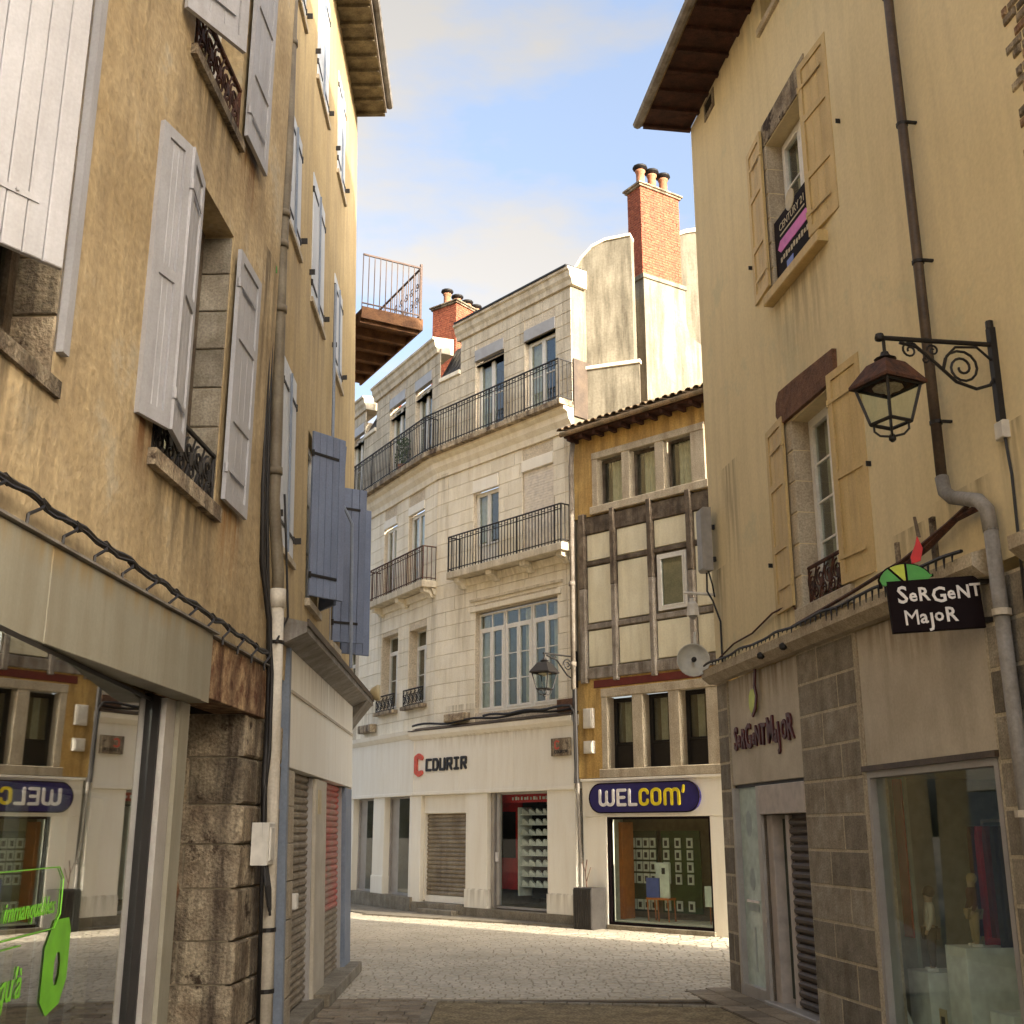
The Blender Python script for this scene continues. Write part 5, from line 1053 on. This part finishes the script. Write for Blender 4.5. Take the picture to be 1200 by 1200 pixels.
# shop: sign panel, frosted side light, doorway
FF.put(F, 'fascia_panel', M().block(.43, 2.76, -.1, .0, 2.47, 3.79, .006), 'panelF'); FF.put(F, 'fascia_panel', M().block(4.31, 6.60, -.1, .0, 2.50, 3.79, .006), 'panelF')
FF.put(F, 'shadow_gap', M().box(.42, 2.77, -.1, -.03, 2.43, 2.47), 'iron'); FF.put(F, 'drip_rail', M().box(4.28, 6.62, -.06, .05, 2.45, 2.50), 'pipeD')
FF.put(F, 'door_header', M().block(1.36, 2.77, -.7, .02, 2.10, 2.43, .006), 'pinkpanel')
sl_ = FF.put(F, 'side_light', M().box(.42, .50, -.12, .02, .0, 2.43).box(.50, 1.30, -.12, .02, .0, .14).box(1.28, 1.40, -.12, .02, 0, 2.10).box(1.28, 1.36, -.12, .02, 2.10, 2.43), 'alu')
sub(sl_, 'frosted_pane', M().box(.50, 1.28, -.06, -.05, .14, 2.43), 'frost')
m = M(); m.prism([(.80 + math.cos(q) * .10, 2.0 + math.sin(q) * .16) for q in [i * math.pi / 5 for i in range(10)]], -.049, -.047); m.prism([(.83 + math.cos(q) * .09, 1.35 + math.sin(q) * .14) for q in [i * math.pi / 5 for i in range(10)]], -.049, -.047); m.box(.80, .86, -.049, -.047, .3, .8); m.box(.66, 1.02, -.049, -.046, .98, 1.06)
sub(sl_, 'frosted_print', m, 'frostd'); sub(sl_, 'pull_bar', M().box(.64, 1.04, -.046, -.03, 1.08, 1.11), 'signwhite')
FF.put(F, 'door_recess', M().quad((1.40, -.02, 0), (1.40, -.75, 0), (1.40, -.75, 2.1), (1.40, -.02, 2.1)).quad((1.40, -.75, 0), (2.78, -.75, 0), (2.78, -.75, 2.1), (1.40, -.75, 2.1)).quad((2.78, -.02, 0), (2.78, -.75, 0), (2.78, -.75, 2.1), (2.78, -.02, 2.1)), 'darkbrown')
FF.put(F, 'door_frame', M().block(1.41, 1.58, -.3, -.05, 0, 2.09, .008), 'pinkpanel'); FF.put(F, 'door_frame', M().block(1.86, 1.98, -.20, -.10, 0, 2.09, .008), 'pinkpanel')
FF.put(F, 'door_glass', M().box(1.58, 1.86, -.20, -.18, .1, 2.05), 'doorgreen'); FF.put(F, 'threshold', M().block(1.3, 2.8, -.7, .06, 0, .05, .008), 'alu')
me = M().prism([(-.02, 0), (-.005, .0), (.018, .02), (.022, .05), (-.005, .078), (-.02, .078)], 2.0, 2.775, 'x').mesh('slat', 'pipeD')
rs = FF.put(F, 'roller_shutter', M().box(1.99, 2.775, -.2, -.14, .05, 2.09), 'pipeD')
for k in range(21): raw('slat', me, rs, (0, .11, .07 + k * .095))
# shop window with display
fr = M(); frame(fr, 4.31, 6.58, .12, 2.45, .06, -.14, .01); wf = FF.put(F, 'shop_window_frame', fr, 'alu'); sub(wf, 'pane', M().box(4.372, 6.518, -.06, -.052, .182, 2.388), 'shopglass2')
FF.put(F, 'window_base', M().block(4.31, 6.58, -.3, .03, 0, .12, .01), 'pinkpanel')
m = M(); x0, x1, z0, z1, d = 3.0, 6.62, .12, 2.45, 2.4
m.quad((x0, -d, z0), (x1, -d, z0), (x1, -d, z1), (x0, -d, z1)); m.quad((x1, -.21, z0), (x1, -d, z0), (x1, -d, z1), (x1, -.21, z1)); m.quad((x0, -.21, z1), (x1, -.21, z1), (x1, -d, z1), (x0, -d, z1)); m.quad((x0, -.21, z0), (x1, -.21, z0), (x1, -d, z0), (x0, -d, z0))
FF.put(F, 'shop_interior', m, 'cream'); FF.put(F, 'shop_interior', M().quad((x0, -.21, z0), (x0, -d, z0), (x0, -d, z1), (x0, -.21, z1)), 'frostd')
FF.put(F, 'interior_door', M().box(3.6, 4.6, -2.38, -2.34, .2, 2.3), 'dark'); FF.put(F, 'interior_panel', M().box(3.05, 3.6, -.74, -.70, .15, 2.44), 'frost'); FF.put(F, 'red_panel', M().box(3.42, 3.60, -.69, -.67, .9, 2.42), 'red')
for k in range(6): FF.put(F, 'curtain_panel', M().box(0, .16, -.02, 0, .3, 2.4), ('cream', 'shY', 'beigesh')[k % 3], 3.9 + k * .22, -1.75, 0)
FF.put(F, 'counter', M().box(5.6, 6.5, -1.5, -.9, .13, .75), 'signblack')
def plinth(u0, u1, o0, o1, z1, label): 
    e = FF.root('display_plinth', label, 'display block', (u0 + u1) / 2, (o0 + o1) / 2, .13); FF.put(e, 'block', M().block(u0, u1, o0, o1, .13, z1, .006), 'plinth'); FF.put(e, 'base', M().box(u0 + .02, u1 - .02, o0 + .02, o1 - .01, .121, .13), 'signblack'); return e
plinth(3.86, 4.26, -.86, -.45, .65, 'lower white display block under the child mannequin in a pale sweater'); plinth(4.62, 4.98, -.90, -.45, .93, 'taller white display block under the child mannequin in dark clothes'); plinth(5.45, 5.8, -.7, -.35, .50, 'third white display block at the right edge of the clothes shop window')
def mannequin(u, o, z, h, label, top, legs, hat, face=0, armang=12):
    """child mannequin: one skinned body, clothing meshes over it"""
    e = FF.root('mannequin', label, 'mannequin', u, o, z, rot=True); e.rotation_euler = (0, 0, FF.a + face)
    k = h
    V = [(0, 0, .48), (0, 0, .60), (0, 0, .74), (0, 0, .80), (0, 0, .86), (0, .01, .94), (-.055, 0, .45), (-.065, .0, .25), (-.07, 0, .04), (-.07, -.06, .015), (.055, 0, .45), (.07, -.01, .25), (.08, -.01, .04), (.08, -.07, .015),
         (-.11, 0, .765), (-.15, 0, .60), (-.14, -.06, .47), (-.135, -.08, .42), (.11, 0, .765), (.15, 0, .60), (.14, -.06, .47), (.135, -.08, .42)]
    E_ = [(0, 1), (1, 2), (2, 3), (3, 4), (4, 5), (0, 6), (6, 7), (7, 8), (8, 9), (0, 10), (10, 11), (11, 12), (12, 13), (2, 14), (14, 15), (15, 16), (16, 17), (2, 18), (18, 19), (19, 20), (20, 21)]
    rr = [.075, .075, .07, .035, .06, .062, .05, .036, .024, .02, .05, .036, .024, .02, .034, .027, .02, .022, .034, .027, .02, .022]
    def skin(name, idx, mat, grow=1.0, roots=0):
        me = bpy.data.meshes.new(name); mp_ = {j: i for i, j in enumerate(idx)}
        me.from_pydata([tuple(c * k for c in V[j]) for j in idx], [(mp_[a], mp_[b]) for a, b in E_ if a in mp_ and b in mp_], [])
        o_ = bpy.data.objects.new(name, me); COL.objects.link(o_); md = o_.modifiers.new('s', 'SKIN'); sb = o_.modifiers.new('b', 'SUBSURF'); sb.levels = 2; sb.render_levels = 2
        for i, j in enumerate(idx): me.skin_vertices[0].data[i].radius = (rr[j] * k * grow, rr[j] * k * grow * (.8 if j < 3 else 1)); 
        me.skin_vertices[0].data[0].use_root = True
        dg = bpy.context.evaluated_depsgraph_get(); new = bpy.data.meshes.new_from_object(o_.evaluated_get(dg)); bpy.data.objects.remove(o_)
        new.materials.clear(); new.materials.append(M_[mat]); new.polygons.foreach_set('use_smooth', [True] * len(new.polygons)); raw(name, new, e)
    skin('body', list(range(22)), 'skin'); skin('top', [0, 1, 2, 3, 14, 15, 16, 18, 19, 20], top, 1.28); skin('trousers', [0, 6, 7, 8, 10, 11, 12], legs, 1.38)
    raw('hair', M().lathe([(.01, 0), (.05 * k, .0), (.072 * k, .03 * k), (.076 * k, .075 * k), (.05 * k, .125 * k), (.0, .14 * k)], 0, -.012, .86 * k, 12).mesh('hair', hat, True), e)
    raw('shoe', M().block(-.10 * k, -.045 * k, -.03, .10 * k, 0, .035 * k, .01).mesh('shoe', 'signwhite'), e); raw('shoe', M().block(.05 * k, .11 * k, -.03, .10 * k, 0, .035 * k, .01).mesh('shoe', 'signwhite'), e)
mannequin(4.06, -.62, .65, .76, 'child mannequin in a pale sweater and dark trousers in the right shop window', 'cloth_w', 'cloth_d', 'hair', R(-20))
mannequin(4.80, -.66, .93, .62, 'child mannequin in dark plum top and tan trousers on the taller block', 'cloth_m', 'cloth_t', 'cloth_t', R(-10))
mannequin(4.05, -1.35, .13, 1.40, 'taller mannequin in tan clothes behind the pale-sweatered child mannequin', 'cloth_t', 'cloth_d', 'hair', R(10))
rail = FF.root('clothes_rail', 'rail of dark and orange-red coats at the right of the clothes shop window', 'clothes rail', 6.1, -1.5, .2)
FF.put(rail, 'bar', M().tube([(4.5, -1.0, 2.0), (5.4, -1.0, 2.0)], .015, 6).tube([(4.5, -1.0, 2.0), (4.5, -1.0, .2)], .015, 6), 'alu')
for k, mt in enumerate(('cloth_m', 'red', 'redpaint', 'cloth_d', 'cloth_d', 'cloth_m')):
    FF.put(rail, 'coat', M().prism([(-.04, 1.0 - .08 * (k % 2)), (.04, 1.0), (.035, 1.86), (.01, 1.95), (-.01, 1.95), (-.035, 1.86)], -1.22, -.80), mt, 4.6 + k * .13)
for u, o_, c_, l_ in ((4.72, -.30, 'gold', 'small orange price card leaning at the foot of the taller display block'), (3.98, -.30, 'display', 'small pale price card at the foot of the lower display block')):
    pc_ = FF.root('price_card', l_, 'price card', u, o_, .13, rot=False); FF.put(pc_, 'card', M().box(u, u + .12, o_, o_ + .01, .19, .42), c_); FF.put(pc_, 'print', M().box(u + .03, u + .09, o_ + .01, o_ + .013, .26, .36), 'black'); FF.put(pc_, 'easel', M().prism([(o_ - .08, .19), (o_, .19), (o_, .38)], u + .05, u + .06, 'x'), 'display')
# flat lettering over the door
sgn = FF.root('shop_sign', 'dark SERGENT MAJOR letters with a yellow leaf emblem on the beige panel over the door', 'sign', 1.6, .0, 3.0)
xs = .60
for i, (ch_, s_, dz, r_) in enumerate(zip('SERGENTMAJOR', (.40, .30, .34, .42, .28, .34, .36, .42, .30, .38, .30, .42), (0, .02, 0, -.02, .03, 0, 0, 0, .0, -.05, .02, -.01), (4, -5, 3, -4, 6, -3, 4, -4, 5, -6, 3, -5))):
    if ch_ in 'EA' : ch_ = ch_.lower() if i in (1, 4, 8) else ch_
    me = textmesh(ch_, s_, 'maroon', .012, 0, .008, .72, 'LEFT')
    w = max(v.co.x for v in me.vertices) - min(v.co.x for v in me.vertices)
    FF.put(sgn, 'letter', me, None, xs, .016, 2.90 + dz, ry=R(r_)); xs += w + .022 + (.03 if i == 6 else 0)
m = M(); m.prism([(1.36 + math.cos(q) * .12, 3.43 + math.sin(q) * .15) for q in [i * math.pi / 6 for i in range(12)]], .002, .03); FF.put(sgn, 'emblem_leaf', m, 'limegreen')
m = M(); m.stroke([(1.40, 3.26), (1.50, 3.34), (1.55, 3.48), (1.50, 3.60), (1.55, 3.78)], .05, .031, .05); FF.put(sgn, 'emblem_stem', m, 'maroon')
# projecting SERGENT MAJOR sign
a_s = FF.a + math.pi + R(6)          # board runs from the wall out over the street
sp = bpy.data.objects.new('projecting_sign', None); COL.objects.link(sp); sp.location = FF.pt(6.72, .06, 3.62)
sp['label'] = 'black SERGENT MAJOR sign with a green and yellow cap emblem projecting from the right pillar'; sp['category'] = 'sign'
# local x of the board points from the outer end back to the wall
outv = -FF.n; ang = math.atan2(-outv.y, -outv.x) + R(-14)
def onS(nm, m, mat, x=0, o=0, z=0, ry=R(-3)): 
    me = m if isinstance(m, bpy.types.Mesh) else m.mesh(nm, mat)
    q = Matrix.Rotation(ang, 4, 'Z') @ Matrix.Rotation(ry, 4, 'Y'); ob = raw(nm, me, sp); ob.matrix_local = q @ Matrix.Translation((x, -o, z)); return ob
onS('board', M().block(-.72, -.02, -.025, .025, -.20, .21, .006), 'signblack')
xs = -.655
for i, (ch_, s_, dz, r_) in enumerate(zip('SeRGeNT', (.19, .14, .15, .17, .14, .145, .14), (0, .01, .01, -.01, .01, .01, .02), (2, 0, -2, 3, -3, 2, 0))):
    me = textmesh(ch_, s_, 'signwhite', .003, 0, .003, .95, 'LEFT'); w = max(v.co.x for v in me.vertices); onS('letter', me, None, xs, .030, .03 + dz); xs += w + .008
xs = -.63
for i, (ch_, s_, dz, r_) in enumerate(zip('MaJoR', (.17, .15, .15, .14, .16), (0, .01, -.02, .02, .01), (2, 0, -2, 3, 0))):
    me = textmesh(ch_, s_, 'signwhite', .003, 0, 0 if ch_ == 'M' else .003, .95, 'LEFT'); w = max(v.co.x for v in me.vertices); onS('letter', me, None, xs, .030, -.145 + dz); xs += w + .010
def fan(c, pts): return M().prism([c] + pts, -.02, .02)
cc = (-.56, .17)
def el(a): return (cc[0] - .01 + math.cos(R(a)) * .20, .20 + math.sin(R(a)) * .14)
onS('cap_segment', fan(cc, [(-.75, .18)] + [el(a) for a in (170, 155, 140, 128)]), 'leafgreen'); onS('cap_segment', fan(cc, [el(a) for a in (124, 110, 96, 88)]), 'limegreen'); onS('cap_segment', fan(cc, [el(a) for a in (84, 70, 55, 38, 20)] + [(-.36, .24), (-.42, .18)]), 'leafgreen')
oi = M(); oi.tube([(p[0], .0, p[1]) for p in [(-.76, .16)] + [el(a) for a in range(170, 10, -14)] + [(-.35, .24)]], .014, 5); oi.tube([(cc[0], .02, cc[1]), (el(126)[0], .02, el(126)[1])], .009, 5); oi.tube([(cc[0], .02, cc[1]), (el(86)[0], .02, el(86)[1])], .009, 5)
onS('cap_outline', oi, 'signblack'); onS('feather', M().prism([(-.50, .34), (-.43, .36), (-.40, .46), (-.43, .56), (-.45, .50), (-.50, .40)], -.012, .012), 'red'); onS('feather_tip', M().prism([(-.43, .56), (-.40, .55), (-.415, .72), (-.435, .72)], -.008, .008), 'timber')
onS('bracket', M().box(-.02, .07, -.02, .02, .14, .18).box(-.02, .07, -.02, .02, -.16, -.12).box(.07, .11, -.04, .04, -.2, .22), 'iron')
# banner in the upper window
bn = FF.root('estate_banner', "dark estate agent's banner with gold seal and pink arrow in the upper right window", 'banner', 3.5, -.02, 8.6)
FF.put(bn, 'cloth', M().prism([(2.93, 8.16), (4.02, 8.16), (4.0, 9.02), (2.93, 9.02)], -.03, -.01), 'signblack')
FF.put(bn, 'seal', M().lathe([(.0, 0), (.13, 0), (.13, .008), (.10, .010), (.0, .010)], 3.46, -.009, 9.05, 18, 'o'), 'gold')
FF.put(bn, 'arrow', M().prism([(3.02, 8.62), (3.10, 8.55), (3.88, 8.55), (3.95, 8.62), (3.88, 8.70), (3.10, 8.70)], -.009, -.004), 'pink')
def onB(me, u, z): FF.put(bn, 'lettering', me, None, u, -.006, z)
onB(textmesh('CENTURY 21', .135, 'gold', .001, 0, .001, 1.0), 3.48, 8.82); onB(textmesh('À VENDRE', .11, 'signwhite', .001, 0, .002), 3.48, 8.585)
for k in range(11): FF.put(bn, 'print', M().box(3.08 + k * .078, 3.13 + k * .078, -.009, -.006, 8.42 + .01 * (k % 2), 8.48 + .008 * (k % 3)), 'gold')
FF.put(bn, 'print', M().box(3.1, 3.85, -.009, -.006, 8.755, 8.775), 'gold')
FF.put(bn, 'print', M().box(3.25, 3.45, -.009, -.006, 8.18, 8.36), 'poster')
# ledge lights and cables
lg = FF.root('light_string', 'dark festive light string with small hanging spikes on the right shop ledge', 'light string', 3.5, .2, 4.0)
m = M(); m.tube([(.1 + k * .13, .21 + .01 * math.sin(k * 1.3), 4.03 + .012 * math.sin(k * .7)) for k in range(52)], .016, 5)
FF.put(lg, 'cable', m, 'iron')
for k in range(48):
    h_ = random.uniform(.02, .07) * (1.8 if k > 26 else 1); FF.put(lg, 'spike', cached(('spk', round(h_, 2)), lambda: M().tube([(0, 0, 0), (.01, .01, -h_)], [.012, .004], 4).mesh('spike', 'iron')), None, .5 + k * .13, .222, 4.02)
for u, r_ in ((2.2, .045), (2.9, .045)): FF.put(lg, 'clip', M().lathe([(.02, 0), (r_, .02), (r_, .06), (.02, .08)], u, .2, 3.82, 8), 'iron')
fc = FF.root('cable_run', 'brown cable curving along the right facade above the ledge', 'cable', 1.5, .03, 4.2)
FF.put(fc, 'cable', M().tube([(.2, .03, 4.12), (.8, .03, 4.22), (1.5, .03, 4.24), (2.2, .03, 4.36), (2.8, .03, 4.36), (3.05, .03, 4.16)], .012, 5).tube([(3.0, .12, 4.06), (4.5, .12, 4.13), (5.6, .12, 4.20), (6.4, .12, 4.32), (6.9, .12, 4.42)], .02, 5).tube([(5.2, .1, 4.1), (6.0, .1, 4.22), (6.5, .1, 4.34), (6.85, .1, 4.34)], .03, 5), 'rustiron')
# drainpipe of the right house
dr = FF.root('drainpipe', 'dark brown downpipe on the right house bending into a grey lower pipe', 'drainpipe', 6.4, .1, 4.5)
FF.put(dr, 'upper_pipe', M().tube([(6.30, .11, 12.2), (6.32, .11, 9), (6.36, .11, 6.6), (6.38, .11, 4.72)], .046, 10), 'pipeD', smooth=True)
FF.put(dr, 'bend', M().tube([(6.38, .11, 4.73), (6.42, .12, 4.6), (6.52, .12, 4.52), (6.92, .13, 4.38), (7.02, .13, 4.28), (7.04, .13, 4.1)], .058, 12), 'zinc', smooth=True)
FF.put(dr, 'lower_pipe', M().tube([(7.04, .13, 4.12), (7.08, .13, 2.2), (7.10, .13, 0)], .056, 12), 'zinc', smooth=True)
for u, z_ in ((6.31, 9.5), (6.33, 8.1), (6.36, 6.7), (6.38, 5.2)): FF.put(dr, 'bracket', M().lathe([(.054, 0), (.054, .03)], u, .11, z_, 10).box(u + .04, u + .07, .0, .10, z_, z_ + .02), 'iron')
for z_ in (3.45, 2.0): FF.put(dr, 'coupling', M().lathe([(.072, 0), (.072, .05)], 7.06, .13, z_, 10), 'pipeW')
for k in range(26):
    z = 8.6 - k * .085; w = .28 + .22 * math.sin(k * .9) ; u = 7.86 + .10 * math.sin(k * 1.7) + k * .004
    FF.put(F, 'exposed_stone', M().block(u, u + w * .55, -.05, .012 + .012 * random.random(), z, z + .075, .012), 'oldstone' if k % 3 else 'rust'); FF.put(F, 'exposed_stone', M().block(u + w * .55 + .02, u + w + .25, -.05, .012 + .014 * random.random(), z + .005, z + .07, .012), 'oldstone')
gr = M(); gr.box(5.95, 6.02, .0, .03, 4.12, 4.50); FF.put(F, 'wall_stub', gr, 'oldstone'); FF.put(F, 'wall_stub', M().box(5.30, 5.35, 0, .03, 4.10, 4.44), 'oldstone')

# ------------------------------------------------------------------ lanterns
def lantern(root, cx, co, cz, s, fac, hood='rustiron'):
    """four-sided street lantern hung from (cx,co,cz), total height about 0.8*s; turned 45 degrees"""
    def P(r, z, k): a = R(27 + 90 * k); return (cx + math.cos(a) * r * s, co + math.sin(a) * r * s, cz + z * s)
    def ringbox(r0, z0, r1, z1, nm, mat):
        m = M(); a = [P(r0, z0, k) for k in range(4)]; b = [P(r1, z1, k) for k in range(4)]
        for k in range(4): m.quad(a[k], a[(k + 1) % 4], b[(k + 1) % 4], b[k])
        return m
    m = ringbox(.30, -.27, .15, -.10, '', ''); n = ringbox(.15, -.10, .06, -.075, '', ''); 
    m.v += n.v; k0 = 16; m.f += [tuple(i + k0 for i in f) for f in n.f]
    n = ringbox(.30, -.27, .30, -.295, '', ''); m.f += [tuple(i + len(m.v) for i in f) for f in n.f]; m.v += n.v
    n = ringbox(.30, -.295, .235, -.29, '', ''); m.f += [tuple(i + len(m.v) for i in f) for f in n.f]; m.v += n.v
    fac.put(root, 'hood', m, hood)
    m = M(); m.lathe([(.05 * s, -.08 * s), (.09 * s, -.06 * s), (.05 * s, -.04 * s), (.035 * s, -.02 * s), (.03 * s, .0)], cx, co, cz, 10); fac.put(root, 'finial', m, 'iron')
    m = M()
    for k in range(4):
        m.tube([P(.25, -.285, k), P(.155, -.60, k)], .013 * s, 5); m.tube([P(.155, -.60, k), P(.155, -.60, (k + 1) % 4)], .016 * s, 5); m.tube([P(.25, -.30, k), P(.25, -.30, (k + 1) % 4)], .012 * s, 5)
        m.tube([P(.13, -.60, k), P(.13, -.66, k), P(.09, -.70, k), P(.0, -.715, k)], .010 * s, 5)
    m.lathe([(.01, -.76 * s), (.03 * s, -.74 * s), (.03 * s, -.71 * s), (.01, -.69 * s)], cx, co, cz, 8)
    fac.put(root, 'cage', m, 'iron')
    for k in range(4):
        a, b, c, d = P(.235, -.30, k), P(.235, -.30, (k + 1) % 4), P(.145, -.60, (k + 1) % 4), P(.145, -.60, k)
        fac.put(root, 'glass_pane', M().quad(a, b, c, d), 'lampglass')
    fac.put(root, 'lamp_holder', M().lathe([(.02, -.36 * s), (.05 * s, -.33 * s), (.12 * s, -.31 * s), (.12 * s, -.30 * s)], cx, co, cz, 10), 'framestone')
l1 = FF.root('wall_lantern', 'large black wrought iron lantern on a scrolled bracket on the right house', 'lantern', 7.18, .05, 5.5)
m = M(); m.box(7.15, 7.21, .0, .05, 4.95, 5.72); m.tube([(7.18, .03, 5.72), (7.18, .03, 5.78)], .03, 6)
m.tube([(7.18, .0, 5.58), (7.18, .97, 5.58)], .020, 8); m.lathe([(.0, -.035), (.035, -.02), (.04, .0), (.03, .03), (0, .04)], 7.18, .96, 5.58, 8); m.tube([(7.18, .93, 5.58), (7.18, .93, 5.44)], .014, 6)
sc = M()
scroll(sc, .30, 5.37, .155, 2.0, 7.18, .011, R(0), 1, 'o'); scroll(sc, .72, 5.49, .075, 1.6, 7.18, .009, R(180), -1, 'o'); scroll(sc, .53, 5.50, .05, 1.4, 7.18, .008, R(0), 1, 'o'); scroll(sc, .60, 5.42, .035, 1.2, 7.18, .008, R(90), 1, 'o')
m.tube([(7.18, .80, 5.55), (7.18, .66, 5.52), (7.18, .50, 5.38), (7.18, .36, 5.25), (7.18, .20, 5.20), (7.18, .08, 5.24), (7.18, .03, 5.32)], .014, 6); m.tube([(7.18, .46, 5.33), (7.18, .42, 5.46), (7.18, .34, 5.54), (7.18, .16, 5.55), (7.18, .05, 5.45)], .011, 6)
FF.put(l1, 'bracket', m, 'iron'); FF.put(l1, 'scrollwork', sc, 'iron')
lantern(l1, 7.18, .93, 5.46, .96, FF)
m = M(); m.tube([(7.2, .03, 4.95), (7.22, .03, 4.7), (7.24, .03, 4.5), (7.2, .03, 3.0)], .012, 5); FF.put(l1, 'feed_cable', m, 'iron'); FF.put(l1, 'wall_box', M().block(7.12, 7.24, 0, .06, 4.80, 4.94, .01), 'box')
l2 = FC.root('wall_lantern', 'smaller dark lantern on a bracket at the corner of the limestone building', 'lantern', .02, .05, 5.3)
m = M(); m.box(.0, .05, .0, .05, 4.95, 5.75); m.tube([(.02, 0, 5.62), (.02, 1.0, 5.62)], .022, 6); m.tube([(.02, .9, 5.58), (.02, .6, 5.5), (.02, .3, 5.2), (.02, .05, 5.1)], .018, 6); m.tube([(.02, .97, 5.62), (.02, .97, 5.5)], .016, 6)
FC.put(l2, 'bracket', m, 'iron'); sc = M(); scroll(sc, .28, 5.42, .14, 1.8, .02, .014, 0, 1, 'o'); scroll(sc, .68, 5.54, .06, 1.5, .02, .011, R(180), -1, 'o'); FC.put(l2, 'scrollwork', sc, 'iron')
lantern(l2, .02, .97, 5.52, 1.12, FC, 'iron')

# ------------------------------------------------------------------ antennas at the corner of the right house
an = FF.root('panel_antenna', 'long grey panel antenna on the corner of the right house', 'antenna', .1, .1, 5.6)
FF.put(an, 'case', M().block(.04, .30, .08, .22, 5.30, 6.18, .03), 'antenna'); FF.put(an, 'mount', M().box(.14, .20, 0, .08, 5.9, 5.96).box(.14, .20, 0, .08, 5.45, 5.51), 'iron'); FF.put(an, 'cable', M().tube([(.12, .12, 5.3), (.10, .12, 5.05), (.2, .08, 4.9), (.3, .02, 4.6), (.3, .02, 4.05)], .014, 5).tube([(.2, .12, 5.3), (.28, .1, 5.1), (.2, .05, 4.95)], .012, 5), 'iron')
cmr = FF.root('street_camera', 'white housing on a short arm just above the round dish', 'camera', .0, .3, 4.9)
FF.put(cmr, 'arm', M().tube([(.1, .0, 5.0), (.05, .2, 5.02), (.0, .42, 5.04)], .022, 6), 'box'); FF.put(cmr, 'housing', M().lathe([(.09, 0), (.075, .16), (.04, .20), (.04, .24)], .0, .30, 4.72, 8), 'box'); FF.put(cmr, 'dome', M().lathe([(.0, -.06), (.05, -.03), (.06, 0)], .0, .30, 4.72, 8), 'antenna', smooth=True)
ds = bpy.data.objects.new('dish_antenna', None); COL.objects.link(ds); ds.location = FF.pt(-.02, .32, 4.12); ds['label'] = 'round pale dish antenna at the corner above the phone shop'; ds['category'] = 'antenna'
dm = M().lathe([(.0, -.09), (.14, -.06), (.21, -.01), (.225, .03), (.215, .035), (.20, .0), (.12, -.035), (.0, -.05)], 0, 0, 0, 24, 'o')
raw('dish', dm.mesh('dish', 'dish', True), ds, rot=(0, 0, 0)); raw('feed', M().lathe([(.012, -.05), (.012, .06), (.035, .07), (.035, .10), (0, .11)], 0, 0, 0, 10, 'o').mesh('feed', 'iron'), ds)
raw('mount', M().tube([(0, -.08, 0), (.12, -.12, .0), (.34, -.12, -.02)], .02, 6).tube([(.05, -.10, 0), (.05, -.10, .4)], .02, 6).mesh('mount', 'dish'), ds)
